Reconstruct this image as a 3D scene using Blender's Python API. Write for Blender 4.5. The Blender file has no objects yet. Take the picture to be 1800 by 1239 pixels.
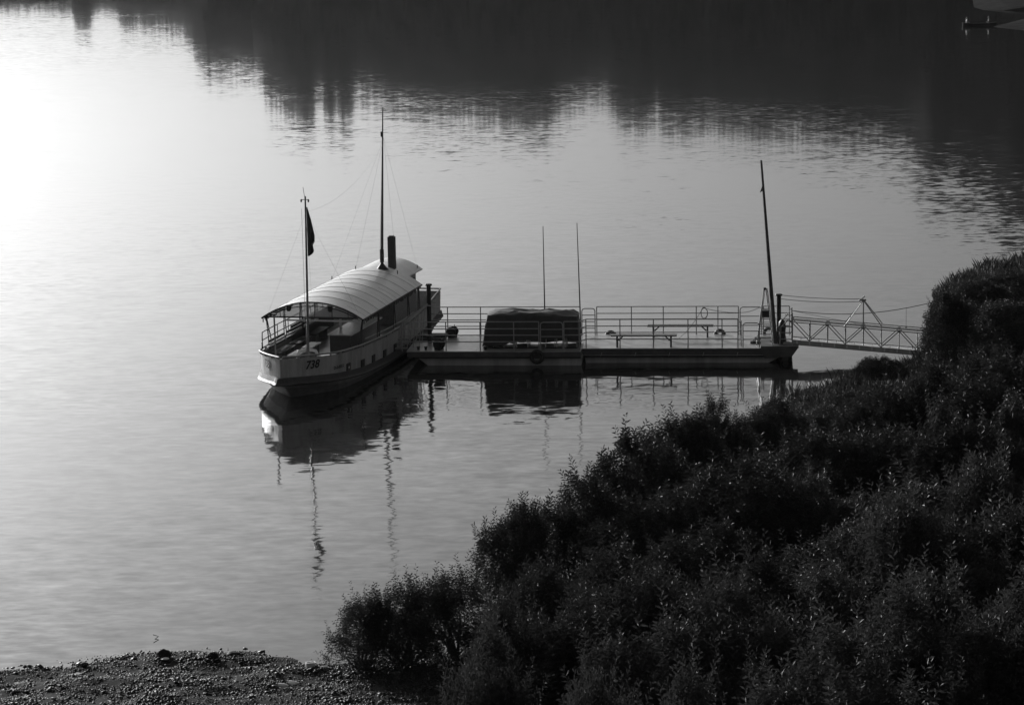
import bpy, bmesh, math, random
import numpy as np
from mathutils import Vector, Matrix, noise

# ------------------------------------------------------------------ camera, sky, sun, exposure
scene = bpy.context.scene
COL = scene.collection
R = math.radians

F, PITCH, ROLL, CAMH = 4600.0, R(9.75), R(1.0), 17.0        # focal length in photo pixels (1800 wide)
fw = Vector((0, math.cos(PITCH), -math.sin(PITCH)))
r0 = Vector((1, 0, 0)); u0 = Vector((0, math.sin(PITCH), math.cos(PITCH)))
cr = r0 * math.cos(ROLL) - u0 * math.sin(ROLL)
cu = r0 * math.sin(ROLL) + u0 * math.cos(ROLL)
CAM = Vector((0, 0, CAMH))
cam_d = bpy.data.cameras.new('camera'); cam = bpy.data.objects.new('camera', cam_d); COL.objects.link(cam)
cam_d.sensor_width = 36; cam_d.lens = 36 * F / 1800; cam_d.clip_start = 0.5; cam_d.clip_end = 6000
M = Matrix((cr, cu, -fw)).transposed().to_4x4(); M.translation = CAM
cam.matrix_world = M
scene.camera = cam

SUN_AZ, SUN_EL = R(-29.0), R(12.0)             # azimuth from +Y (negative = left of the view)
world = bpy.data.worlds.new('World'); scene.world = world; world.use_nodes = True
wn = world.node_tree.nodes; wl = world.node_tree.links
sky = wn.new('ShaderNodeTexSky'); sky.sky_type = 'NISHITA'; sky.sun_disc = False
sky.sun_elevation = SUN_EL; sky.sun_rotation = SUN_AZ
sky.air_density = 1.0; sky.dust_density = 5.5; sky.ozone_density = 1.0
bw = wn.new('ShaderNodeRGBToBW'); bg = wn['Background']
wl.new(sky.outputs[0], bw.inputs[0]); wl.new(bw.outputs[0], bg.inputs[0]); bg.inputs[1].default_value = 0.1

sd = bpy.data.lights.new('sun', 'SUN'); sun = bpy.data.objects.new('sun', sd); COL.objects.link(sun)
sd.energy = 5.0; sd.angle = R(0.6); sd.color = (1, 1, 1)
sdir = Vector((math.sin(SUN_AZ) * math.cos(SUN_EL), math.cos(SUN_AZ) * math.cos(SUN_EL), math.sin(SUN_EL)))
sun.rotation_euler = sdir.to_track_quat('Z', 'Y').to_euler()
sun.location = sdir * 200

vs = scene.view_settings
vs.view_transform = 'Standard'; vs.look = 'None'; vs.gamma = 1.0; vs.use_curve_mapping = False
vs.exposure = -0.14

# ------------------------------------------------------------------ helpers
def ray(px, py): return fw + cr * ((px - 900) / F) - cu * ((py - 619.5) / F)
def at_z(px, py, z=0.0):
    d = ray(px, py); return CAM + d * ((z - CAMH) / d.z)
def at_y(px, py, Y):
    d = ray(px, py); return CAM + d * (Y / d.y)

def mat(name, base, rough=0.6, var=0.25, scale=6.0, bump=0.0, metal=0.0, spec=0.5, streak=False, transl=0.0):
    m = bpy.data.materials.new(name); m.use_nodes = True
    n = m.node_tree.nodes; l = m.node_tree.links; b = n['Principled BSDF']
    tc = n.new('ShaderNodeTexCoord'); mp = n.new('ShaderNodeMapping')
    if streak: mp.inputs['Scale'].default_value = (1.0, 1.0, 0.15)
    nz = n.new('ShaderNodeTexNoise'); nz.inputs['Scale'].default_value = scale
    nz.inputs['Detail'].default_value = 6; nz.inputs['Roughness'].default_value = 0.65
    rp = n.new('ShaderNodeValToRGB')
    lo = base * (1 - var); hi = min(base * (1 + var), 0.9)
    rp.color_ramp.elements[0].position = 0.3; rp.color_ramp.elements[1].position = 0.7
    rp.color_ramp.elements[0].color = (lo, lo, lo, 1); rp.color_ramp.elements[1].color = (hi, hi, hi, 1)
    l.new(tc.outputs['Object'], mp.inputs[0]); l.new(mp.outputs[0], nz.inputs['Vector'])
    l.new(nz.outputs['Fac'], rp.inputs[0]); l.new(rp.outputs[0], b.inputs['Base Color'])
    b.inputs['Roughness'].default_value = rough; b.inputs['Metallic'].default_value = metal
    b.inputs['Specular IOR Level'].default_value = spec
    if bump:
        bp = n.new('ShaderNodeBump'); bp.inputs['Strength'].default_value = bump; bp.inputs['Distance'].default_value = 0.05
        l.new(nz.outputs['Fac'], bp.inputs['Height']); l.new(bp.outputs[0], b.inputs['Normal'])
    if name == 'clouded_screen':
        t = n.new('ShaderNodeBsdfTransparent'); mx = n.new('ShaderNodeMixShader'); mx.inputs[0].default_value = 0.55
        l.new(b.outputs[0], mx.inputs[1]); l.new(t.outputs[0], mx.inputs[2]); l.new(mx.outputs[0], n['Material Output'].inputs[0])
    elif transl:
        t = n.new('ShaderNodeBsdfTranslucent'); mx = n.new('ShaderNodeMixShader'); mx.inputs[0].default_value = transl
        l.new(rp.outputs[0], t.inputs[0]); l.new(b.outputs[0], mx.inputs[1]); l.new(t.outputs[0], mx.inputs[2])
        l.new(mx.outputs[0], n['Material Output'].inputs[0])
    return m

MT = dict(
    hull=mat('hull_paint', 0.44, 0.5, 0.35, 3.0, streak=True),
    band=mat('dark_band_paint', 0.04, 0.55, 0.3, 5),
    bottom=mat('bottom_paint', 0.22, 0.6, 0.4, 4),
    roof=mat('roof_paint', 0.75, 0.38, 0.10, 3.0, spec=1.0),
    seam=mat('roof_seam', 0.30, 0.5, 0.2),
    dark=mat('dark_metal', 0.035, 0.55, 0.3),
    black=mat('black_rubber', 0.02, 0.6, 0.4, 20),
    steel=mat('grey_steel', 0.22, 0.4, 0.3, 8),
    rail=mat('rail_paint', 0.34, 0.35, 0.25, 10),
    white=mat('white_paint', 0.75, 0.4, 0.12, 6),
    deck=mat('deck_paint', 0.34, 0.32, 0.3, 2.5, bump=0.1),
    wood=mat('dark_wood', 0.07, 0.6, 0.35, 9, bump=0.2),
    board=mat('grey_board', 0.65, 0.3, 0.2, 6),
    tarp=mat('tarpaulin_cloth', 0.05, 0.65, 0.3, 5, bump=0.3),
    pont=mat('pontoon_paint', 0.42, 0.55, 0.35, 2.0, streak=True),
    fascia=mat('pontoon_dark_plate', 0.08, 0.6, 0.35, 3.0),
    rope=mat('rope_fibre', 0.12, 0.8, 0.3, 30),
    wire=mat('wire_steel', 0.15, 0.5, 0.2),
    flag=mat('flag_cloth', 0.10, 0.8, 0.4, 3, transl=0.3),
    screen=mat('clouded_screen', 0.8, 0.3, 0.15, 7, streak=True, transl=0.7),
    paint=mat('lettering_paint', 0.03, 0.6, 0.2),
    rock=mat('wet_rock', 0.03, 0.7, 0.4, 7, bump=0.5, spec=0.1),
    pebble=mat('pebble_stone', 0.024, 0.5, 0.7, 9.0, spec=0.10),
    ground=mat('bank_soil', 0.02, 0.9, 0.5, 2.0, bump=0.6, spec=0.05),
    sand=mat('beach_sand', 0.045, 0.95, 0.3, 0.5, spec=0.0),
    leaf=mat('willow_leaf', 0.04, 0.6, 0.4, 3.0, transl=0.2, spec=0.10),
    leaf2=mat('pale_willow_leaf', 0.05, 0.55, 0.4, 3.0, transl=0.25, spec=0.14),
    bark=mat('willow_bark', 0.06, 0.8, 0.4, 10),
    forest=mat('forest_foliage', 0.04, 1.0, 0.4, 0.1, spec=0.0),
    tar=mat('tarred_wood', 0.02, 0.9, 0.3, 5, spec=0.03),
    skin=mat('skin', 0.4, 0.5, 0.1), pale=mat('pale_cloth', 0.28, 0.8, 0.1), dcloth=mat('dark_cloth', 0.06, 0.8, 0.2),
    hair=mat('dark_hair', 0.03, 0.6, 0.2), plastic=mat('white_plastic', 0.8, 0.25, 0.1),
)

class MB:
    """collects vertices and faces of one mesh"""
    def __init__(s): s.v = []; s.f = []
    def add(s, vs_, fs):
        o = len(s.v); s.v += [tuple(p) for p in vs_]; s.f += [tuple(i + o for i in q) for q in fs]; return s
    def box(s, x0, x1, y0, y1, z0, z1):
        return s.hexa([(x0, y0, z0), (x1, y0, z0), (x1, y1, z0), (x0, y1, z0), (x0, y0, z1), (x1, y0, z1), (x1, y1, z1), (x0, y1, z1)])
    def hexa(s, p):
        return s.add(p, [(0, 3, 2, 1), (4, 5, 6, 7), (0, 1, 5, 4), (1, 2, 6, 5), (2, 3, 7, 6), (3, 0, 4, 7)])
    def tube(s, pts, r, n=6, r1=None, closed=False):
        pts = [Vector(p) for p in pts]; N = len(pts); o = len(s.v); fs = []
        prev = None
        for i, p in enumerate(pts):
            a = pts[(i - 1) % N] if (closed or i > 0) else pts[0]
            b = pts[(i + 1) % N] if (closed or i < N - 1) else pts[-1]
            t = (b - a).normalized()
            if prev is None:
                ref = Vector((0, 0, 1)) if abs(t.z) < 0.9 else Vector((1, 0, 0))
                nx = t.cross(ref).normalized()
            else:
                nx = (prev - t * prev.dot(t)).normalized()
            prev = nx; ny = t.cross(nx)
            rr = r if r1 is None else r + (r1 - r) * i / max(N - 1, 1)
            for k in range(n):
                a_ = 2 * math.pi * k / n
                s.v.append(tuple(p + (nx * math.cos(a_) + ny * math.sin(a_)) * rr))
        for i in range(N if closed else N - 1):
            j = (i + 1) % N
            for k in range(n):
                k2 = (k + 1) % n
                s.f.append((o + i * n + k, o + i * n + k2, o + j * n + k2, o + j * n + k))
        if not closed:
            s.f.append(tuple(o + k for k in reversed(range(n)))); s.f.append(tuple(o + (N - 1) * n + k for k in range(n)))
        return s
    def lathe(s, prof, cx=0, cy=0, n=16):
        o = len(s.v); m = len(prof)
        for k in range(n):
            a = 2 * math.pi * k / n
            for (r_, z) in prof: s.v.append((cx + r_ * math.cos(a), cy + r_ * math.sin(a), z))
        for k in range(n):
            k2 = (k + 1) % n
            for i in range(m - 1): s.f.append((o + k * m + i, o + k2 * m + i, o + k2 * m + i + 1, o + k * m + i + 1))
        return s
    def build(s, name, m, parent=None, smooth=False, loc=None, rotz=0.0):
        me = bpy.data.meshes.new(name); me.from_pydata(s.v, [], s.f); me.validate()
        bm = bmesh.new(); bm.from_mesh(me); bmesh.ops.recalc_face_normals(bm, faces=bm.faces); bm.to_mesh(me); bm.free()
        return link(name, me, m, parent, smooth, loc, rotz)

def link(name, me, m, parent=None, smooth=False, loc=None, rotz=0.0):
    if m: me.materials.append(MT[m] if isinstance(m, str) else m)
    if smooth:
        me.polygons.foreach_set('use_smooth', [True] * len(me.polygons)); me.set_sharp_from_angle(angle=R(38))
    o = bpy.data.objects.new(name, me); COL.objects.link(o)
    if parent: o.parent = parent
    if loc is not None: o.location = loc
    if rotz: o.rotation_euler.z = rotz
    return o

def tag(o, label=None, cat=None, group=None, kind=None):
    if label: o['label'] = label
    if cat: o['category'] = cat
    if group: o['group'] = group
    if kind: o['kind'] = kind
    return o
def thing(name, label, cat, loc=(0, 0, 0), rotz=0.0, group=None):
    o = bpy.data.objects.new(name, None); COL.objects.link(o); o.empty_display_size = 0.3
    o.location = loc; o.rotation_euler.z = rotz
    return tag(o, label, cat, group)
def copy_tree(o, parent=None):
    c = o.copy(); COL.objects.link(c); c.parent = parent
    for ch in list(o.children): copy_tree(ch, c)
    return c
def lerp(tab, x):
    return float(np.interp(x, [a for a, b in tab], [b for a, b in tab]))
def sag(a, b, d, n=12):
    a = Vector(a); b = Vector(b)
    return [a.lerp(b, i / n) - Vector((0, 0, d * 4 * (i / n) * (1 - i / n))) for i in range(n + 1)]

# ------------------------------------------------------------------ water
def make_water():
    me = bpy.data.meshes.new('river_water')
    me.from_pydata([(-1500, -200, 0), (1500, -200, 0), (1500, 2500, 0), (-1500, 2500, 0)], [], [(0, 1, 2, 3)])
    m = bpy.data.materials.new('river_water'); m.use_nodes = True
    n = m.node_tree.nodes; l = m.node_tree.links; b = n['Principled BSDF']
    b.inputs['Base Color'].default_value = (0.02, 0.02, 0.02, 1)
    b.inputs['Roughness'].default_value = 0.055; b.inputs['IOR'].default_value = 1.333
    geo = n.new('ShaderNodeNewGeometry')
    def wave(scale, amp, sx, sy, rot, detail=2.0):
        mp = n.new('ShaderNodeMapping'); mp.inputs['Scale'].default_value = (sx, sy, 1); mp.inputs['Rotation'].default_value = (0, 0, rot)
        nz = n.new('ShaderNodeTexNoise'); nz.inputs['Scale'].default_value = scale; nz.inputs['Detail'].default_value = detail
        l.new(geo.outputs['Position'], mp.inputs[0]); l.new(mp.outputs[0], nz.inputs['Vector'])
        sb = n.new('ShaderNodeVectorMath'); sb.operation = 'SUBTRACT'; sb.inputs[1].default_value = (0.5, 0.5, 0.5)
        ml = n.new('ShaderNodeVectorMath'); ml.operation = 'MULTIPLY'; ml.inputs[1].default_value = (amp, amp, 0)
        l.new(nz.outputs['Color'], sb.inputs[0]); l.new(sb.outputs[0], ml.inputs[0]); return ml.outputs[0]
    def add(a, c):
        v = n.new('ShaderNodeVectorMath'); v.operation = 'ADD'; l.new(a, v.inputs[0]); l.new(c, v.inputs[1]); return v.outputs[0]
    w1 = wave(0.33, 0.010, 0.7, 1.0, R(5), 1.0)
    w2 = add(wave(0.85, 0.026, 0.75, 1.0, R(-4), 1.0), wave(3.0, 0.056, 0.5, 1.0, R(-10), 1.5))
    w3 = wave(8.0, 0.024, 0.5, 1.0, R(-14), 1.5)
    # wind patches: large soft areas where the ripples are stronger
    pz = n.new('ShaderNodeTexNoise'); pz.inputs['Scale'].default_value = 0.045; pz.inputs['Detail'].default_value = 2
    pm = n.new('ShaderNodeMapping'); pm.inputs['Scale'].default_value = (1.0, 0.45, 1)
    l.new(geo.outputs['Position'], pm.inputs[0]); l.new(pm.outputs[0], pz.inputs['Vector'])
    pr_ = n.new('ShaderNodeMapRange'); pr_.inputs[1].default_value = 0.38; pr_.inputs[2].default_value = 0.66
    pr_.inputs[3].default_value = 0.45; pr_.inputs[4].default_value = 1.9
    l.new(pz.outputs['Fac'], pr_.inputs[0])
    tot = add(add(w1, w2), w3)
    # the far half of the river lies sheltered under the wooded hills: calmer there
    sp = n.new('ShaderNodeSeparateXYZ'); l.new(geo.outputs['Position'], sp.inputs[0])
    sh = n.new('ShaderNodeMapRange'); sh.interpolation_type = 'SMOOTHSTEP'; l.new(sp.outputs['Y'], sh.inputs[0])
    sh.inputs[1].default_value = 95; sh.inputs[2].default_value = 210; sh.inputs[3].default_value = 1.0; sh.inputs[4].default_value = 0.40
    pw_ = n.new('ShaderNodeMath'); pw_.operation = 'MULTIPLY'; l.new(sh.outputs[0], pw_.inputs[0]); l.new(pr_.outputs[0], pw_.inputs[1])
    sc = n.new('ShaderNodeVectorMath'); sc.operation = 'SCALE'; l.new(tot, sc.inputs[0]); l.new(pw_.outputs[0], sc.inputs['Scale'])
    up = n.new('ShaderNodeVectorMath'); up.operation = 'ADD'; up.inputs[1].default_value = (0, 0, 1); l.new(sc.outputs[0], up.inputs[0])
    nm = n.new('ShaderNodeVectorMath'); nm.operation = 'NORMALIZE'; l.new(up.outputs[0], nm.inputs[0])
    l.new(nm.outputs[0], b.inputs['Normal'])
    o = link('river_water', me, m); tag(o, kind='structure')
make_water()

# ------------------------------------------------------------------ near bank (one terrain sheet)
SHORE = [(-160, 20), (-60, 44), (-25, 53.5), (-14, 56.6), (-11.75, 57.4), (-9.35, 58.6), (-7.6, 59.0), (-6.5, 58.8), (-5.2, 58.0), (-4.0, 57.5),
         (-2.5, 58.2), (0, 61), (3, 68), (6.2, 79), (9.6, 89.2), (10.4, 90.5), (12.5, 92.7), (15.2, 96.3), (16.8, 104), (18.5, 113), (20.5, 118.2), (24.3, 122.6), (40, 134), (80, 160), (200, 200), (400, 240)]
SH = np.array(SHORE, float)
def inland(X, Y):
    """signed distance to the shore line, positive on land (the camera's side)"""
    X = np.asarray(X, float); Y = np.asarray(Y, float)
    best = np.full(X.shape, 1e9); 
    for (a, b) in zip(SH[:-1], SH[1:]):
        d = b - a; t = np.clip(((X - a[0]) * d[0] + (Y - a[1]) * d[1]) / (d @ d), 0, 1)
        dd = np.hypot(X - a[0] - t * d[0], Y - a[1] - t * d[1])
        cross = d[0] * (Y - a[1]) - d[1] * (X - a[0])
        m = np.abs(dd) < np.abs(best) - 1e-9
        best = np.where(m, np.where(cross < 0, dd, -dd), best)
    return best
def ground_h(X, Y):
    d = inland(X, Y)
    dp = np.maximum(d, 0)
    z = np.where(d >= 0, 0.05 * dp + 8.0 * (dp / 57.0) ** 2, 0.12 * d)
    z = np.where(dp > 57, 0.05 * 57 + 8.0 + (dp - 57) * 0.25, z)
    z = np.minimum(z, 30)
    right = np.clip((np.asarray(X) - 9) / 8, 0, 1) * np.clip((np.asarray(Y) - 85) / 10, 0, 1)
    z = z + np.where(d > 0, right * np.minimum(dp * 0.12, 0.4), 0)      # steeper grassy bank by the gangway
    return np.maximum(z, -2.5)
def gh(x, y): return float(ground_h(np.array([x]), np.array([y]))[0])

def make_ground():
    xs = np.concatenate([np.arange(-300, -14, 8), np.arange(-14, 26, 0.4), np.arange(26, 420, 8)])
    ys = np.concatenate([np.arange(-200, 40, 8), np.arange(40, 64, 0.3), np.arange(64, 126, 0.6), np.arange(126, 260, 8)])
    X, Y = np.meshgrid(xs, ys); Z = ground_h(X, Y)
    d = inland(X, Y)
    rnd = np.random.RandomState(3)
    nz = np.array([noise.noise((x * 0.9, y * 0.9, 1.3)) + 0.5 * noise.noise((x * 2.6, y * 2.6, 4.0)) for x, y in zip(X.ravel(), Y.ravel())]).reshape(X.shape)
    Z = Z + nz * 0.07 * np.clip(d * 1.5 + 0.6, 0, 1.5)
    nx, ny = len(xs), len(ys)
    verts = np.stack([X.ravel(), Y.ravel(), Z.ravel()], 1).tolist()
    faces = [(j * nx + i, j * nx + i + 1, (j + 1) * nx + i + 1, (j + 1) * nx + i) for j in range(ny - 1) for i in range(nx - 1)]
    me = bpy.data.meshes.new('river_bank'); me.from_pydata(verts, [], faces)
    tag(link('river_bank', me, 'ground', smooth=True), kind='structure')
make_ground()

# ------------------------------------------------------------------ far bank: wooded hills (seen mirrored in the water) and a beach
PROFILE = [(-400, 40), (-200, 30), (0, 28), (100, 26), (148, 34), (152, 66), (168, 66), (180, 30), (205, 26), (215, 30), (240, 62), (250, 58), (300, 66), (335, 72), (350, 92),
           (362, 128), (378, 150), (395, 146), (430, 146), (468, 142), (474, 186), (490, 210), (520, 225), (545, 244), (560, 240), (566, 150), (574, 150), (578, 225), (588, 238), (600, 215), (610, 245),
           (622, 225), (630, 190), (660, 190), (690, 205), (700, 215), (760, 222), (820, 228), (880, 236), (930, 246), (970, 246), (985, 225), (1020, 202), (1050, 190), (1075, 200), (1095, 232),
           (1130, 250), (1160, 238), (1200, 252), (1250, 244), (1300, 254), (1350, 262), (1420, 266), (1500, 272), (1580, 280), (1612, 300), (1630, 350), (1660, 372), (1680, 350), (1700, 384), (1750, 400), (1775, 440), (1800, 458), (1900, 480), (2300, 500)]
def ridge_z(az, dist):
    """height of the tree tops in direction az at distance dist"""
    px = 900 + F * math.tan(az)
    py = lerp(PROFILE, px)
    d = ray(px, py); el = -d.z / math.hypot(d.x, d.y)
    return dist * el - CAMH
def make_hills():
    azs = np.radians(np.arange(-38, 38.01, 0.25)); ds = [540, 555, 580, 610, 650, 710, 820]
    fr = [-0.02, 0.10, 0.35, 0.62, 0.78, 0.7, 0.5]
    verts = []; faces = []
    for a in azs:
        zr = ridge_z(a, 650)
        for d, k in zip(ds, fr):
            verts.append((d * math.sin(a), d * math.cos(a), -0.5 if k < 0 else max(zr * k * 1.12 - 1.5, 0.4)))
    m = len(ds)
    for i in range(len(azs) - 1):
        for j in range(m - 1): faces.append((i * m + j, (i + 1) * m + j, (i + 1) * m + j + 1, i * m + j + 1))
    me = bpy.data.meshes.new('far_hills'); me.from_pydata(verts, [], faces)
    tag(link('far_hills', me, 'forest', smooth=True), kind='structure')
    # the wood on the hills, one mass of trees
    rnd = random.Random(5); mb = MB(); prof = [(0.0, 0), (0.55, 0.12), (1.0, 0.38), (0.8, 0.66), (0.45, 0.88), (0.0, 1.0)]
    def tree(a, d, top, w):
        x, y = d * math.sin(a), d * math.cos(a)
        base = -0.3; h = top - base; n = 7; o = len(mb.v); ph = rnd.random() * 6
        con = rnd.random() < 0.35
        for k in range(n):
            for i, (r_, z) in enumerate(prof):
                q = r_ if not con else [0, .9, .8, .5, .25, 0][i]
                rr = q * w * (0.75 + 0.5 * rnd.random()); an = 2 * math.pi * k / n + ph
                mb.v.append((x + rr * math.cos(an), y + rr * math.sin(an), base + h * z))
        mm = len(prof)
        for k in range(n):
            k2 = (k + 1) % n
            for i in range(mm - 1): mb.f.append((o + k * mm + i, o + k2 * mm + i, o + k2 * mm + i + 1, o + k * mm + i + 1))
    a = R(-30)
    while a < R(30):
        tree(a, 650 + rnd.uniform(-4, 4), ridge_z(a, 650) - abs(rnd.gauss(0, 0.6)), rnd.uniform(1.8, 3.2))
        a += rnd.uniform(0.6, 1.3) / 650
    for _ in range(2200):
        a = R(rnd.uniform(-30, 30)); d = rnd.uniform(548, 642); k = (d - 540) / 110
        zr = ridge_z(a, d)
        tree(a, d, max(zr * (0.30 + 0.6 * k) - 1, 3) * rnd.uniform(0.8, 1.0), rnd.uniform(2.0, 4.2))
    tag(mb.build('far_wood', 'forest'), kind='stuff', label='dark mass of trees on the far bank mirrored in the water', cat='wood')
make_hills()

def make_beach():
    P = [(64.9, 330), (62.6, 341), (64.2, 346), (66.0, 349.5), (70, 360), (75.2, 372), (78.6, 384), (77, 391), (73, 389), (70.6, 392), (71, 402), (80, 455), (120, 520), (240, 520), (240, 300), (90, 300), (75, 318)]
    me = bpy.data.meshes.new('far_beach'); bm = bmesh.new()
    ring = [bm.verts.new((x, y, -0.05)) for x, y in P]
    c = Vector((110, 400, 0))
    ring2 = [bm.verts.new((x + (c.x - x) * 0.12, y + (c.y - y) * 0.06, 0.55)) for x, y in P]
    for i in range(len(P)):
        j = (i + 1) % len(P); bm.faces.new((ring[i], ring[j], ring2[j], ring2[i]))
    f = bm.faces.new(ring2); bmesh.ops.triangulate(bm, faces=[f]); bmesh.ops.recalc_face_normals(bm, faces=bm.faces)
    bm.to_mesh(me); bm.free()
    tag(link('far_beach', me, 'sand'), kind='structure')
make_beach()

# ------------------------------------------------------------------ passenger boat
BO = Vector((-8.02, 89.45, 0)); BA = R(-13.0)
def wing(u):      # half breadth at the rail
    return lerp([(0, 0.06), (0.25, 0.28), (0.8, 0.72), (1.4, 1.13), (1.95, 1.42), (2.6, 1.56), (4.3, 1.74), (6.5, 1.84), (9.3, 1.89), (13, 1.84), (15.6, 1.72)], u)
def zrail(u): return lerp([(0, 1.60), (2, 1.47), (4, 1.38), (7, 1.30), (10, 1.30), (12.5, 1.42), (15.6, 1.74)], u)
def zband(u): return lerp([(0, 0.87), (2, 0.73), (4, 0.57), (7, 0.48), (10, 0.50), (13, 0.64), (15.6, 0.86)], u)
US = [0, 0.12, 0.25, 0.5, 0.8, 1.1, 1.4, 1.7, 1.95, 2.25, 2.6, 3.3, 4.3, 5.5, 7, 8.5, 10, 11.5, 13, 14.3, 15.6]
def hullpt(u, lv):
    """outboard point of the hull at station u and level lv (0 rail .. 5 keel)"""
    a = u / 15.6; w = wing(u)
    if lv == 0: return (w, u, zrail(u) - 0.09)
    if lv == 1: return (w * 0.985, u + 0.02 * (1 - a), zband(u))
    if lv == 2: return (w * 0.965, u + 0.04 * (1 - a), zband(u) - 0.26)
    if lv == 3: return (w * 0.93, 0.55 + a * 15.0, lerp([(0, 0.40), (3, 0.18), (7, 0.12), (12, 0.2), (15.6, 0.52)], u))
    if lv == 4: return (w * 0.86, 1.25 + a * 13.3, -0.12)
    return (w * 0.3, 2.0 + a * 11.5, -0.6)
def topside(u, z):
    """half breadth of the topside plating at height z"""
    p0 = hullpt(u, 0); p1 = hullpt(u, 1); t = (z - p1[2]) / (p0[2] - p1[2]); return p1[0] + (p0[0] - p1[0]) * t

def strip(name, m, parent, l0, l1, smooth=False):
    mb = MB()
    for sgn in (1, -1):
        vs_ = [];
        for u in US:
            for lv in (l0, l1):
                p = hullpt(u, lv); vs_.append((sgn * p[0], p[1], p[2]))
        mb.add(vs_, [(2 * i, 2 * i + 1, 2 * i + 3, 2 * i + 2) for i in range(len(US) - 1)])
    e0, e1 = hullpt(US[-1], l0), hullpt(US[-1], l1)
    mb.add([(e0[0], e0[1], e0[2]), (-e0[0], e0[1], e0[2]), (-e1[0], e1[1], e1[2]), (e1[0], e1[1], e1[2])], [(0, 1, 2, 3)])
    s0, s1 = hullpt(0, l0), hullpt(0, l1)
    mb.add([(s0[0], s0[1], s0[2]), (-s0[0], s0[1], s0[2]), (-s1[0], s1[1], s1[2]), (s1[0], s1[1], s1[2])], [(0, 1, 2, 3)])
    return mb.build(name, m, parent, smooth)

def text_mesh(body, size, shear=0.0, bold=0.0):
    cv = bpy.data.curves.new('lettering', 'FONT'); cv.body = body; cv.size = size; cv.shear = shear; cv.offset = bold
    cv.align_x = 'CENTER'; cv.resolution_u = 3
    o = bpy.data.objects.new('lettering', cv); COL.objects.link(o)
    dg = bpy.context.evaluated_depsgraph_get(); me = bpy.data.meshes.new_from_object(o.evaluated_get(dg))
    bpy.data.objects.remove(o); bpy.data.curves.remove(cv); return me

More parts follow.
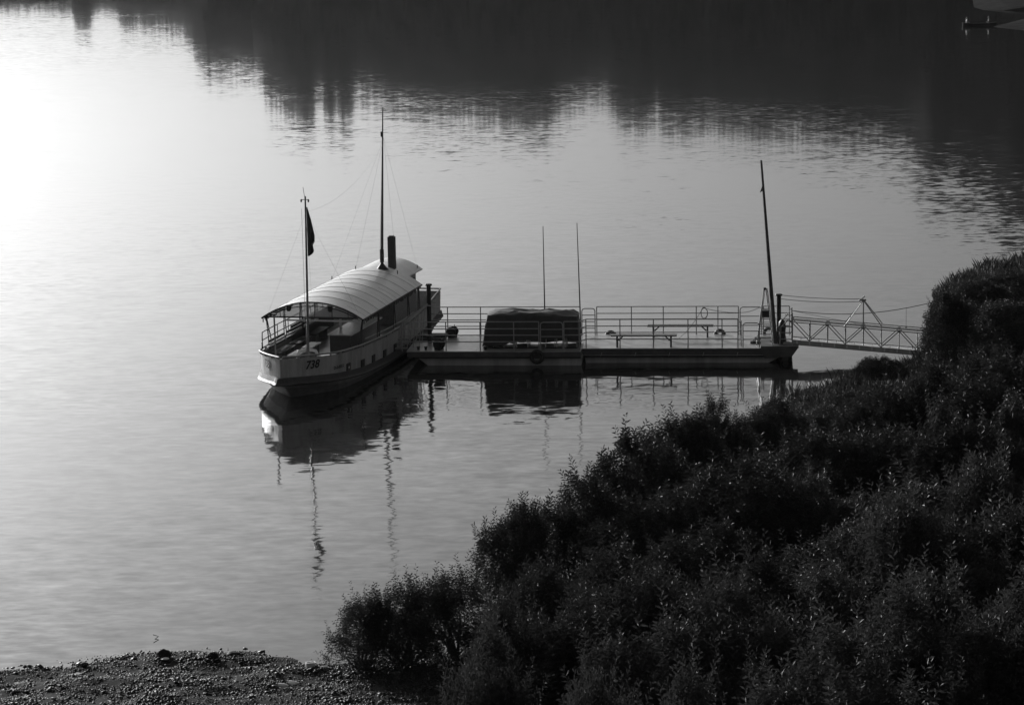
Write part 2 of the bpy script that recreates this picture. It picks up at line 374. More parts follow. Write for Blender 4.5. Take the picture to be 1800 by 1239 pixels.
def make_boat():
    root = thing('passenger_boat', 'open passenger boat with pale arched roof, tall mast and black funnel beside the stage', 'boat', BO, BA)
    hull = strip('hull', 'hull', root, 0, 1)
    tag(hull, label='pale painted topsides with dark numbers')
    strip('lower_hull', 'hull', root, 2, 3)
    strip('bottom', 'bottom', root, 3, 4); strip('keel', 'bottom', root, 4, 5)
    # dark rubbing band, standing proud of the plating
    mb = MB()
    for sgn in (1, -1):
        vs_ = []
        for u in US:
            w = wing(u); zb = zband(u); e = 0.07
            sh = -0.10 if u < 0.2 else 0
            for (dx, dz) in ((0.0, 0.0), (0.05, -0.01), (0.09, -0.16), (0.13, -0.23), (0.10, -0.27), (-0.03, -0.27)):
                vs_.append((sgn * (w * 0.985 + dx), u + 0.02 + sh - (dx * 0.8 if u < 1.9 else 0), zb + dz))
        mb.add(vs_, [(6 * i + k, 6 * i + k + 1, 6 * i + 7 + k, 6 * i + 6 + k) for i in range(len(US) - 1) for k in range(5)])
    for a, b in ((0.0, -0.10),):
        w = wing(0); zb = zband(0)
        p = [(0.985 * w + dx, 0.02 + b - dx * 0.8, zb + dz) for (dx, dz) in ((0, 0), (0.05, -0.01), (0.09, -0.16), (0.13, -0.23), (0.10, -0.27), (-0.03, -0.27))]
        mb.add(p + [(-x, y, z) for x, y, z in p], [(k, k + 1, k + 7, k + 6) for k in range(5)])
    w = wing(15.6); mb.box(-w, w, 15.62, 15.70, zband(15.6) - 0.27, zband(15.6))
    mb.build('rubbing_band', 'band', root)
    # inner bulwark and deck
    mb = MB(); vs_ = []
    for u in US:
        w = max(wing(u) * 0.96 - 0.05, 0.01)
        for sgn in (1, -1): vs_.append((sgn * w, u + (0.09 if u < 1 else 0), 0.72))
    mb.add(vs_, [(2 * i, 2 * i + 1, 2 * i + 3, 2 * i + 2) for i in range(len(US) - 1)])
    mb.build('deck', 'deck', root)
    mb = MB()
    for sgn in (1, -1):
        vs_ = []
        for u in US:
            w = max(wing(u) * 0.965 - 0.05, 0.01); du = 0.06 if u < 2 else (0.0 if u < 15 else -0.05); vs_ += [(sgn * w, u + du, 0.70), (sgn * w, u + du, zrail(u) - 0.092)]
        mb.add(vs_, [(2 * i, 2 * i + 1, 2 * i + 3, 2 * i + 2) for i in range(len(US) - 1)])
    mb.box(-1.68, 1.68, 15.52, 15.57, 0.7, zrail(15.6) - 0.095)
    mb.build('bulwark_lining', 'steel', root)
    # capping rail pipe
    for sgn in (1, -1):
        MB().tube([(sgn * wing(u), u, zrail(u)) for u in US], 0.035, 6).build('capping_rail', 'rail', root, True)
        for u in (0.5, 1.1, 1.7, 2.25, 3.3, 4.3, 5.5, 6.2, 7, 7.8, 8.5, 9.3, 10, 11, 12, 13.3, 14.5):
            MB().box(sgn * wing(u) - 0.03, sgn * wing(u) + 0.03, u - 0.03, u + 0.03, zrail(u) - 0.10, zrail(u) - 0.02).build('rail_stud', 'rail', root)
    MB().tube([(-1.72, 15.6, zrail(15.6)), (1.72, 15.6, zrail(15.6))], 0.035, 6).build('capping_rail', 'rail', root, True)
    # second handrail above each side, from the bow pulpit aft
    for sgn in (-1, 1):
        us = [1.7, 2.6, 3.6, 5, 6.5, 8, 9.5, 11] if sgn < 0 else [4.6, 5.8, 7, 8, 9.5, 11]
        for dz in ((0.30, 0.58) if sgn < 0 else (0.16,)):
            MB().tube([(sgn * (wing(u) - 0.04), u, zrail(u) + (0.0 if (u == 1.7 and dz > 0.5) else dz)) for u in us], 0.02, 5).build('handrail', 'dark' if sgn < 0 else 'rail', root)
        if sgn < 0:
            for u in us[1:]:
                MB().tube([(sgn * (wing(u) - 0.04), u, zrail(u) - 0.02), (sgn * (wing(u) - 0.04), u, zrail(u) + 0.58)], 0.016, 5).build('handrail_post', 'dark', root)
    # dark square ports along the right side, each with its frame
    for sgn in (1, -1):
        for i, u in enumerate((2.85, 4.2, 5.4, 6.75, 8.1)):
            z0 = zband(u) - 0.04; z1 = z0 + 0.31; w0, w1 = topside(u - 0.15, z0), topside(u + 0.15, z0)
            pts = []
            for off in (-0.01, 0.035):
                pts.append([(sgn * (topside(q, zz) + off), q, zz) for q, zz in ((u - 0.16, z0), (u + 0.16, z0), (u + 0.16, z1), (u - 0.16, z1))])
            pt = MB().add(pts[0] + pts[1], [(4, 5, 6, 7), (0, 1, 5, 4), (1, 2, 6, 5), (2, 3, 7, 6), (3, 0, 4, 7)]).build('port', 'band', root)
            pts = [[(sgn * (topside(q, zz) + off), q, zz) for q, zz in ((u - 0.045, z0 + 0.12), (u + 0.045, z0 + 0.12), (u + 0.045, z1 - 0.11), (u - 0.045, z1 - 0.11))] for off in (0.02, 0.045)]
            MB().add(pts[0] + pts[1], [(4, 5, 6, 7), (0, 1, 5, 4), (1, 2, 6, 5), (2, 3, 7, 6), (3, 0, 4, 7)]).build('port_glass', 'white' if i == 0 else 'dark', pt)
    # stem bar and its lower casting
    MB().tube([(0, -0.02, 1.55), (0, -0.02, 0.62)], 0.05, 6).build('stem_bar', 'hull', root)
    MB().tube([(0, 0.35, 0.60), (0, 0.75, 0.38), (0, 1.05, 0.12), (0, 1.5, -0.2)], 0.10, 8).build('stem_foot', 'bottom', root)
    # lettering on the topsides
    def letter(body, size, uc, zc, sgn, shear, bold, parent, lab):
        me = text_mesh(body, size, shear, bold)
        # walk along the rail line so that the print keeps its size on the slanted faces
        acc = [0.0]; uu = np.linspace(0.0, 8, 400); ww = [topside(q, zc) for q in uu]
        for i in range(1, len(uu)): acc.append(acc[-1] + math.hypot(uu[i] - uu[i - 1], ww[i] - ww[i - 1]))
        s0 = float(np.interp(uc, uu, acc))
        for v in me.vertices:
            s = s0 + sgn * v.co.x; q = float(np.interp(s, acc, uu)); z = zc + v.co.y
            dq = 0.05; t0, t1 = topside(max(q - dq, 0), z), topside(q + dq, z)
            nrm = Vector((2 * dq, -(t1 - t0), 0)).normalized() if q > dq else Vector((0.6, -0.8, 0))
            v.co = Vector((sgn * (topside(q, z) + nrm.x * 0.022), q + nrm.y * 0.022, z))
        o = link('lettering', me, 'paint', parent); tag(o, label=lab)
    letter('738', 0.40, 0.95, 1.07, 1, 0.25, 0.012, hull, 'number 738 on the right bow')
    letter('738', 0.40, 0.95, 1.07, -1, 0.25, 0.012, hull, 'number 738 on the left bow')
    letter('D-3-05012', 0.15, 2.12, 0.88, 1, 0.0, 0.006, hull, 'small registration D-3-05012')
    # ---------------- arched roof: panels between seams, ribs, posts
    U0, U1, HW = 3.75, 12.05, 1.9
    def rz(u, v):
        zc = lerp([(3.75, 2.98), (6, 3.06), (12.05, 3.10)], u); ze = lerp([(3.75, 2.38), (12.05, 2.44)], u)
        return ze + (zc - ze) * (1 - (abs(v) / HW) ** 2.1)
    NB = 8; vv = [HW * math.sin(math.pi / 2 * (k / 12.0)) for k in range(-12, 13)]
    for k in range(NB):
        a = U0 + (U1 - U0) * k / NB + 0.004; b = U0 + (U1 - U0) * (k + 1) / NB - 0.004
        mb = MB(); vs_ = []; nu = 5
        for i in range(nu):
            u = a + (b - a) * i / (nu - 1); dip = 0.012 * math.sin(math.pi * i / (nu - 1))
            for v in vv: vs_.append((v, u, rz(u, v) - dip * (0.6 + 0.4 * math.sin(k * 1.7 + v))))
        L = len(vv); n0 = len(vs_)
        vs_ += [(x, y, z - 0.03) for x, y, z in vs_]
        fs = [(i * L + j, i * L + j + 1, (i + 1) * L + j + 1, (i + 1) * L + j) for i in range(nu - 1) for j in range(L - 1)]
        fs += [tuple(q + n0 for q in reversed(f)) for f in fs]
        fs += [(j, j + 1, n0 + j + 1, n0 + j) for j in range(L - 1)] + [((nu - 1) * L + j, (nu - 1) * L + j + 1, n0 + (nu - 1) * L + j + 1, n0 + (nu - 1) * L + j) for j in range(L - 1)]
        fs += [(i * L, (i + 1) * L, n0 + (i + 1) * L, n0 + i * L) for i in range(nu - 1)] + [(i * L + L - 1, (i + 1) * L + L - 1, n0 + (i + 1) * L + L - 1, n0 + i * L + L - 1) for i in range(nu - 1)]
        mb.add(vs_, fs).build('roof_panel', 'roof', root, True)
        if k: MB().tube([(v, a - 0.004, rz(a, v) + 0.002) for v in vv], 0.008, 5).build('roof_seam', 'seam', root)
        um = (a + b) / 2
        MB().tube([(v, um, rz(um, v) - 0.012) for v in vv if v > 0.95], 0.006, 5).build('roof_seam', 'seam', root)
    for sgn in (1, -1):     # eave edge with a hanging fringe
        mb = MB().tube([(sgn * HW, u, rz(u, HW) - 0.03) for u in (U0, U0 + 2, U0 + 4, U0 + 6, U1)], 0.03, 5)
        rnd = random.Random(2)
        q = U0 + 0.1
        while q < U1 - 0.1:
            h = rnd.uniform(0.06, 0.16); mb.box(sgn * HW - 0.006, sgn * HW + 0.006, q, q + 0.09, rz(q, HW) - 0.05 - h, rz(q, HW) - 0.04); q += rnd.uniform(0.10, 0.2)
        mb.build('eave_fringe', 'dark', root)
    # front of the roof: arch rib, lower arch, tie beam, clouded screen, two lamps
    MB().tube([(v, U0 - 0.02, rz(U0, v) - 0.02) for v in vv], 0.028, 6).build('front_arch', 'dark', root)
    MB().tube([(v, U0 + 0.02, rz(U0, v) - 0.17 + 0.05 * abs(v) / HW) for v in vv if abs(v) < 1.75], 0.016, 5).build('front_arch', 'dark', root)
    MB().tube([(-1.72, U0 + 0.02, 2.40), (1.72, U0 + 0.02, 2.40)], 0.03, 6).build('tie_beam', 'dark', root)
    MB().tube([(-1.0, U0 + 0.10, 2.28), (1.72, U0 + 0.10, 2.28)], 0.035, 6).build('tie_beam', 'white', root)
    sv = [v for v in vv if abs(v) < 1.6]
    MB().add([(v, U0 + 0.06, rz(U0, v) - 0.05) for v in sv] + [(v, U0 + 0.06, 2.42) for v in sv] + [(v, U0 + 0.075, rz(U0, v) - 0.05) for v in sv] + [(v, U0 + 0.075, 2.42) for v in sv],
             [(i, i + 1, len(sv) + i + 1, len(sv) + i) for i in range(len(sv) - 1)] + [(2 * len(sv) + i, 2 * len(sv) + i + 1, 3 * len(sv) + i + 1, 3 * len(sv) + i) for i in range(len(sv) - 1)]).build('wind_screen', 'screen', root)
    for v in (-1.2, -0.45, 0.1, 0.75, 1.35):
        MB().tube([(v, U0, 2.40), (v, U0, rz(U0, v) - 0.03)], 0.014, 5).build('screen_bar', 'dark', root)
    for v in (-0.83, 0.72):
        MB().lathe([(0.0, 2.88), (0.09, 2.87), (0.09, 2.70), (0.05, 2.64), (0.0, 2.63)], v, U0 - 0.12, 12).build('deck_lamp', 'dark', root, True)
    # roof posts: A-shaped pairs of thin struts
    for sgn in (1, -1):
        for u in (4.0, 6.1, 8.2, 10.2, 11.8):
            for du in (-0.16, 0.16):
                MB().tube([(sgn * (wing(u) - 0.03), u + du, zrail(u) - 0.05), (sgn * 1.82, u + du * 0.12, rz(u, 1.82) - 0.03)], 0.022, 5).build('roof_post', 'dark', root)
            MB().tube([(sgn * (wing(u) - 0.03), u - 0.10, zrail(u) + 0.36), (sgn * (wing(u) - 0.03), u + 0.10, zrail(u) + 0.36)], 0.013, 5).build('post_brace', 'dark', root)
    # small roof over the wheelhouse at the far end, with walls
    V2 = 1.22
    def rz2(v): return 2.66 + 0.44 * (1 - (abs(v) / V2) ** 2)
    v2 = [V2 * k / 8 for k in range(-8, 9)]; L = len(v2); u2 = (12.08, 13.4, 14.75)
    for a, b in ((12.08, 13.40), (13.42, 14.75)):
        vs_ = [(v, u, rz2(v) + dz) for dz in (0, -0.035) for u in (a, b) for v in v2]
        fs = [(j, j + 1, L + j + 1, L + j) for j in range(L - 1)] + [(2 * L + j, 2 * L + j + 1, 3 * L + j + 1, 3 * L + j) for j in range(L - 1)]
        fs += [(j, j + 1, 2 * L + j + 1, 2 * L + j) for j in range(L - 1)] + [(L + j, L + j + 1, 3 * L + j + 1, 3 * L + j) for j in range(L - 1)] + [(0, L, 3 * L, 2 * L), (L - 1, 2 * L - 1, 4 * L - 1, 3 * L - 1)]
        MB().add(vs_, fs).build('wheelhouse_roof', 'roof', root, True)
    for sgn in (1, -1):
        wl_ = MB().box(sgn * 0.98, sgn * 1.03, 12.2, 14.4, 0.75, 2.68).build('wheelhouse_wall', 'steel', root)
        for q in (12.5, 13.45):
            MB().box(sgn * 1.032, sgn * 1.045, q, q + 0.75, 1.75, 2.4).build('window', 'dark', wl_)
    MB().box(-1.0, 1.0, 12.15, 12.2, 0.75, 2.66).build('wheelhouse_wall', 'steel', root)
    MB().box(-1.0, 1.0, 14.4, 14.45, 0.75, 2.66).build('wheelhouse_wall', 'steel', root)
    # mast, funnel, flagstaff
    mx, my = 0.40, 11.75; zb = rz(my, mx)
    MB().lathe([(0.26, zb - 0.03), (0.20, zb + 0.02), (0.07, zb + 0.18), (0.045, zb + 0.32), (0.0, zb + 0.33)], mx, my, 10).build('mast_foot', 'dark', root, True)
    tip = Vector((0.46, 12.2, 9.3))
    MB().tube([(mx, my, zb + 0.25), (mx, my, zb + 0.75)], 0.085, 8).build('mast_collar', 'dark', root)
    ms = MB().tube([(mx, my, zb + 0.3), ((mx + tip.x) / 2, (my + tip.y) / 2, (zb + 0.3 + tip.z) / 2), tip], 0.06, 8, 0.022).build('mast', 'wood', root, True)
    MB().tube([(mx - 0.07, my, zb + 0.5), (tip.x - 0.05, tip.y, 8.2)], 0.007, 4).build('halyard', 'wire', ms)
    MB().box(tip.x - 0.10, tip.x - 0.03, tip.y - 0.05, tip.y + 0.05, 8.15, 8.35).build('masthead_lamp', 'dark', ms)
    for (v, u) in ((-1.3, 10.6), (-0.75, 12.0), (1.05, 11.6), (1.1, 14.4)):
        zz = rz(u, v) if u < 12.05 else rz2(v)
        MB().tube([(v, u, zz), (tip.x, tip.y, 8.1)], 0.0026, 4).build('shroud', 'wire', ms)
        MB().tube([(v, u, zz - 0.02), (v, u, zz + 0.12)], 0.02, 5).build('shroud_eye', 'dark', ms)
    fx, fy = 0.58, 12.55
    fn = MB().box(fx - 0.13, fx + 0.13, fy - 0.13, fy + 0.13, 2.85, 4.22).build('funnel', 'dark', root)
    MB().box(fx - 0.09, fx + 0.09, fy - 0.09, fy + 0.09, 4.225, 4.26).build('funnel_cap', 'black', fn)
    sx, sy = 0.47, 1.62
    st = MB().tube([(sx, sy, 0.72), (sx + 0.03, sy + 0.05, 3.5), (sx + 0.05, sy + 0.1, 7.02)], 0.055, 8, 0.03).build('flagstaff', 'steel', root, True)
    MB().tube([(sx + 0.03, sy + 0.1, 6.97), (sx - 0.02, sy + 0.1, 7.33)], 0.009, 4).build('finial_rod', 'wire', st)
    for dx in (-0.10, 0.16):
        MB().lathe([(0, 6.92), (0.03, 6.90), (0.03, 6.82), (0, 6.80)], sx + dx, sy + 0.1, 8).build('pulley', 'dark', st)
    MB().tube([(sx - 0.10, sy + 0.1, 6.90), (sx + 0.18, sy + 0.1, 6.90)], 0.012, 4).build('cross_arm', 'dark', st)
    MB().tube([(sx - 0.09, sy + 0.08, 6.58), (sx - 0.05, sy, 1.1)], 0.006, 4).build('halyard', 'wire', st)
    for (v, u, z) in ((-1.55, 3.3, 2.5), (-0.7, 6.0, rz(6.0, -0.7)), (1.7, 3.9, 2.55)):
        MB().tube([(v, u, z), (sx + 0.05, sy + 0.1, 6.45)], 0.0026, 4).build('stay', 'wire', st)
    MB().tube(sag((sx + 0.15, sy + 0.1, 6.5), (tip.x, tip.y, 7.9), 0.5), 0.0026, 4).build('stay', 'wire', st)
    # thin lamp post at the bow, left of the flagstaff
    lp = MB().tube([(-0.42, 0.75, 0.75), (-0.46, 0.8, 2.95)], 0.03, 6).build('bow_lamp_post', 'rail', root)
    MB().box(-0.54, -0.38, 0.72, 0.88, 2.95, 3.0).build('post_cap', 'dark', lp)
    # fittings on the open foredeck and under the roof
    MB().box(-0.45, 1.0, 1.45, 1.75, 0.73, 0.90).build('foredeck_step', 'white', root)
    wd = MB().tube([(-0.05, 2.05, 0.74), (-0.05, 2.05, 1.3), (0.0, 2.1, 1.45), (0.25, 2.2, 1.52), (0.55, 2.3, 1.45), (0.65, 2.35, 1.2)], 0.06, 8).build('vent_pipe', 'white', root, True)
    MB().lathe([(0.12, 1.02), (0.16, 1.1), (0.13, 1.22), (0.0, 1.25)], 0.66, 2.36, 10).build('vent_mouth', 'dark', wd, True)
    MB().box(0.55, 1.25, 2.7, 3.1, 0.74, 1.15).build('locker', 'steel', root)
    MB().box(0.5, 1.3, 2.66, 3.14, 1.16, 1.20).build('locker_lid', 'white', root)
    tk = MB().box(0.35, 1.15, 4.7, 8.6, 0.74, 1.62).build('cabin_trunk', 'dark', root)
    MB().box(0.28, 1.22, 4.6, 8.7, 1.622, 1.66).build('trunk_top', 'board', tk)
    MB().tube([(0.2, 6.6, 1.4), (0.2, 6.6, 1.95)], 0.05, 8).build('small_pipe', 'white', root)
    for k in range(3):     # slatted benches along the left side
        u = 3.3 + k * 2.1
        sb = MB().box(-1.45, -1.05, u, u + 1.8, 1.12, 1.16).build('bench_seat', 'wood', root)
        for j, z in enumerate((1.30, 1.42, 1.54)):
            MB().box(-1.52, -1.48, u, u + 1.8, z, z + 0.08).build('bench_slat', 'board' if j == 1 else 'wood', sb)
        for q in (0.1, 1.66): MB().box(-1.45, -1.10, u + q, u + q + 0.04, 0.73, 1.119).build('bench_leg', 'steel', sb)
    for k in range(2):     # low white benches amidships
        u = 3.0 + k * 1.7
        tb = MB().box(-0.75, -0.35, u, u + 1.2, 1.10, 1.14).build('bench_seat', 'board', root)
        for q in (0.1, 1.05): MB().box(-0.70, -0.40, u + q, u + q + 0.05, 0.73, 1.099).build('bench_leg', 'steel', tb)
    MB().box(-1.75, -1.70, 6.6, 12.0, 0.75, 1.62).build('side_screen', 'dark', root)
    MB().box(1.66, 1.70, 8.6, 11.9, 1.2, 2.3).build('side_screen', 'steel', root)
    return root
boat = make_boat()

def make_flag():
    root = Vector((0.54, 1.70, 0.22)); mb = MB(); nz_, ns = 26, 7; vs_ = []
    for i in range(nz_):
        t = i / (nz_ - 1); z = 6.42 - 1.72 * t
        w = lerp([(0, 0.03), (0.25, 0.16), (0.55, 0.27), (0.68, 0.26), (0.75, 0.19), (0.9, 0.23), (0.96, 0.15), (1, 0.05)], t)
        for j in range(ns):
            s = j / (ns - 1)
            vs_.append((0.015 + w * s, 0.06 * math.sin(s * 9 + t * 4) * (0.3 + s), z - 0.05 * s * math.sin(3 * t)))
    n0 = len(vs_); vs_ += [(x, y + 0.008, z) for x, y, z in vs_]
    fs = [(i * ns + j, i * ns + j + 1, (i + 1) * ns + j + 1, (i + 1) * ns + j) for i in range(nz_ - 1) for j in range(ns - 1)]
    mb.add(vs_, fs + [tuple(q + n0 for q in reversed(f)) for f in fs])
    mw = Matrix.Translation(BO) @ Matrix.Rotation(BA, 4, 'Z')
    o = mb.build('flag', 'flag', None, True, mw @ root)
    tag(o, 'dark flag hanging limp from the flagstaff at the near end of the boat', 'flag')
make_flag()

# ------------------------------------------------------------------ landing stage
PO = Vector((-3.82, 96.32, 0)); PA = R(-5.4); DZ = 0.56
PM = Matrix.Translation(PO) @ Matrix.Rotation(PA, 4, 'Z')
def pw(x, y, z=0.0): return PM @ Vector((x, y, z))
def psx(px, y=0.3):
    """distance along the stage of the point at depth y seen in column px of the photograph"""
    x = (px - 717) / 47.4
    for _ in range(6):
        d = pw(x, y, DZ + 0.5) - CAM; w = d.dot(fw); x += (px - (900 + F * d.dot(cr) / w)) / 47.0
    return x
def make_stage():
    root = thing('landing_stage', 'long flat floating landing stage with pipe railings between the boat and the gangway', 'pontoon', PO, PA)
    # float hulls with raked ends
    def flt(x0, x1, y0, y1, rake0, rake1, z1):
        p = [(x0 + rake0, y0 + 0.12, -0.4), (x1 - rake1, y0 + 0.12, -0.4), (x1 - rake1, y1 - 0.1, -0.4), (x0 + rake0, y1 - 0.1, -0.4),
             (x0, y0 + 0.02, z1), (x1, y0 + 0.02, z1), (x1, y1, z1), (x0, y1, z1)]
        return MB().hexa(p)
    flt(0.25, 6.45, 0.05, 3.7, 0.9, 0.1, 0.335).build('float', 'pont', root)
    flt(6.5, 13.9, 0.60, 3.7, 0.1, 1.3, 0.30).build('float', 'pont', root)
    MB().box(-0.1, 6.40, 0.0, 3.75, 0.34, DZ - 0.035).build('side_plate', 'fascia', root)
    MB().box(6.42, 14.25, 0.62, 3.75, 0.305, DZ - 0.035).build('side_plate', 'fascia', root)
    MB().box(6.45, 13.2, 0.50, 0.62, 0.235, 0.285).build('rubbing_strake', 'black', root)
    MB().box(0.2, 6.4, -0.05, 0.0, 0.30, 0.345).build('rubbing_strake', 'black', root)
    for px in (1055, 1115, 1175, 1235, 1295):
        x = psx(px); MB().tube([(x + 0.04, 0.595, 0.40), (x, 0.50, 0.29), (x + 0.05, 0.585, 0.17)], 0.014, 4).build('strake_bracket', 'rail', root)
    # deck plates
    for k in range(5):
        a, b = -0.12 + k * 1.304, -0.12 + (k + 1) * 1.304 - 0.008
        MB().box(a, b, -0.03, 3.78, DZ - 0.034, DZ).build('deck_plate', 'deck', root)
    for k in range(6):
        a, b = 6.404 + k * 1.31, 6.404 + (k + 1) * 1.31 - 0.008
        MB().box(a, b, 0.58, 3.78, DZ - 0.034, DZ).build('deck_plate', 'deck', root)
    H4 = (1.09, 0.83, 0.59, 0.34)
    def rail(pts, posts, hs=H4, r_=0.020, pr=0.022):
        for h in hs: MB().tube([(x, y, DZ + h) for x, y in pts], r_, 6).build('rail', 'rail', root)
        for (x, y) in posts: MB().tube([(x, y, DZ - 0.01), (x, y, DZ + hs[0])], pr, 6).build('rail_post', 'rail', root)
    def gate(x0, x1, y, h=1.06, slats=2):
        c = 0.10
        MB().tube([(x0, y, DZ), (x0, y, DZ + h - c), (x0 + c * 0.3, y, DZ + h - c * 0.3), (x0 + c, y, DZ + h), (x1 - c, y, DZ + h), (x1 - c * 0.3, y, DZ + h - c * 0.3), (x1, y, DZ + h - c), (x1, y, DZ)], 0.022, 6).build('gate_frame', 'rail', root)
        for k in range(slats):
            z = DZ + h * (k + 1) / (slats + 1); MB().tube([(x0, y, z), (x1, y, z)], 0.018, 5).build('gate_bar', 'rail', root)
    yb = 3.70
    # back railing
    xb = [psx(p, yb) for p in (787, 845, 903, 958)]
    rail([(0.35, yb), (psx(1020, yb), yb)], [(x, yb) for x in [0.35] + xb + [psx(1020, yb)]])
    gate(psx(1023, yb), psx(1046, yb), yb, 1.02, 3)
    xb = [psx(p, yb) for p in (1049, 1110, 1166, 1224, 1262, 1298)]
    rail([(xb[0], yb), (xb[-1], yb)], [(x, yb) for x in xb])
    gate(psx(1301, yb), psx(1339, yb), yb, 1.06)
    rail([(psx(1342, yb), yb), (14.15, yb)], [(psx(1342, yb), yb), (14.15, yb)])
    # front railing, left float
    xf = [psx(p) for p in (708, 785, 845, 904, 948)]
    rail([(xf[0], 0.08), (xf[-1], 0.08)], [(x, 0.08) for x in xf])
    gate(xf[-1] + 0.06, psx(990), 0.08, 1.07, 3)
    rail([(psx(992), 0.08), (psx(1019), 0.08), (psx(1029), 0.66)], [(psx(992), 0.08), (psx(1019), 0.08)])
    # front railing, right float
    xf = [psx(p) for p in (1029, 1089, 1148, 1209, 1269, 1297)]
    rail([(xf[0], 0.66), (xf[-1], 0.66)], [(x, 0.66) for x in xf])
    rail([(xf[-1], 0.66), (xf[-1] + 0.12, 1.1)], [(xf[-1] + 0.12, 1.1)], (0.95, 0.62, 0.3))
    gate(psx(1306), psx(1335), 0.75, 0.92)
    # steep railings round the gangway head and the boarding steps by the boat
    for y in (0.8, 2.1):
        MB().tube([(13.75, y, DZ), (13.80, y, DZ + 0.75), (14.02, y, DZ + 0.98), (14.22, y, DZ + 1.28), (14.22, y, DZ)], 0.025, 6).build('gate_frame', 'rail', root)
        for h in (0.3, 0.55, 0.78, 1.0):
            MB().tube([(13.8 + max(0, h - .6) * .4, y, DZ + h), (14.22, y, DZ + h)], 0.015, 5).build('gate_bar', 'rail', root)
    for y in (0.25, 1.05):
        MB().tube([(-0.35, y, DZ + 0.05), (-0.35, y, DZ + 0.95), (0.55, y + 0.9, DZ + 1.55), (0.75, y + 1.1, DZ + 1.5)], 0.022, 6).build('step_rail', 'rail', root)
        for k in range(4):
            MB().tube([(-0.35 + 0.2 * k, y + 0.2 * k, DZ + 0.02), (-0.28 + 0.22 * k, y + 0.22 * k, DZ + 0.9 + 0.13 * k)], 0.016, 5).build('step_rail_bar', 'rail', root)
    for k in range(3):
        MB().box(-0.6, -0.14, 0.3 + 0.32 * k, 0.56 + 0.32 * k, DZ + 0.02 + 0.12 * k, DZ + 0.06 + 0.12 * k).build('boarding_step', 'steel', root)
    # heavy landing plate where the gangway rests
    MB().box(13.05, 14.45, 0.55, 2.35, DZ + 0.003, DZ + 0.07).build('landing_plate', 'fascia', root)
    MB().hexa([(13.2, 0.5, 0.0 + 0.2), (14.2, 0.5, 0.25), (14.2, 0.6, 0.25), (13.2, 0.6, 0.2), (13.0, 0.5, DZ), (14.42, 0.5, DZ), (14.42, 0.6, DZ), (13.0, 0.6, DZ)]).build('end_plate', 'fascia', root)
    for px in (735, 748, 853):
        MB().lathe([(0.05, DZ), (0.05, DZ + 0.10), (0.07, DZ + 0.10), (0.07, DZ + 0.13), (0, DZ + 0.13)], psx(px), 0.3, 8).build('cleat_post', 'black', root)
    return root
make_stage()

# ---- things on the landing stage
def pthing(name, label, cat, x, y, z=DZ, rot=0.0, group=None): return thing(name, label, cat, pw(x, y, z), PA + rot, group)

def make_tarp():
    x0, x1, y0, y1, h = psx(855), psx(1014), 0.55, 1.75, 1.36
    n_s, n_l = 90, 16; vs_ = []; L = 2 * ((x1 - x0) + (y1 - y0))
    cx, cy = (x0 + x1) / 2, (y0 + y1) / 2; ax, ay = (x1 - x0) / 2, (y1 - y0) / 2
    for i in range(n_s):
        a = 2 * math.pi * i / n_s; ca, sa = math.cos(a), math.sin(a)
        k = 1 / max(abs(ca), abs(sa)); bx, by = ca * k, sa * k           # square ring
        k2 = 1 / (abs(bx) ** 16 + abs(by) ** 16) ** (1 / 16); bx *= k2; by *= k2
        X = cx + ax * bx; front = by < -0.7
        hem = 0.05 + 0.03 * math.sin(i * 0.9)
        if front: hem = lerp([(x0, 0.14), (x0 + 0.5, 0.10), (x0 + 0.75, 0.18), (x0 + 1.0, 0.24), (x0 + 1.5, 0.32), (x0 + 2.0, 0.40), (x0 + 2.4, 0.34), (x0 + 2.9, 0.46), (x0 + 3.2, 0.30), (x1, 0.2)], X) + 0.03 * math.sin(i * 2.3)
        for j in range(n_l):
            t = j / (n_l - 1)
            if t < 0.45:                    # top, from the middle outwards
                q = t / 0.45; x = cx + ax * bx * q; y = cy + ay * by * q; z = h + 0.10 * noise.noise((x * 1.9, y * 2.2, 0)) + 0.05 * abs(noise.noise((x * 5, y * 4, 3))) - 0.06 * q ** 4 - 0.05 * (x - x0) / (x1 - x0)
            else:
                q = (t - 0.45) / 0.55; fl = 1 + 0.05 * q
                x = cx + ax * bx * fl + (0.12 * q * (-1 if bx < -0.9 else 0)); y = cy + ay * by * (1 + 0.10 * q); z = (h - 0.07 - 0.05 * (x - x0) / (x1 - x0)) * (1 - q) + hem * q
                wv = 0.14 * q * noise.noise((x * 3.1, y * 4, 7)) + 0.06 * (0.3 + q) * abs(noise.noise((x * 6, 0, z * 1.5)))
                x += bx * wv * 0.7; y += by * wv * 1.4
            vs_.append((x, y, z))
    fs = [(i * n_l + j, ((i + 1) % n_s) * n_l + j, ((i + 1) % n_s) * n_l + j + 1, i * n_l + j + 1) for i in range(n_s) for j in range(n_l - 1)]
    n0 = len(vs_)
    vs_ += [(x + (cx - x) * 0.006, y + (cy - y) * 0.012, z - 0.012) for x, y, z in vs_]
    fs += [tuple(q + n0 for q in reversed(f)) for f in fs]
    me = bpy.data.meshes.new('tarpaulin'); me.from_pydata(vs_, [], fs)
    o = link('tarpaulin', me, 'tarp', None, True, pw(0, 0, DZ), PA)
    tag(o, 'dark wrinkled tarpaulin draped over stacked chairs on the landing stage', 'tarpaulin')
make_tarp()

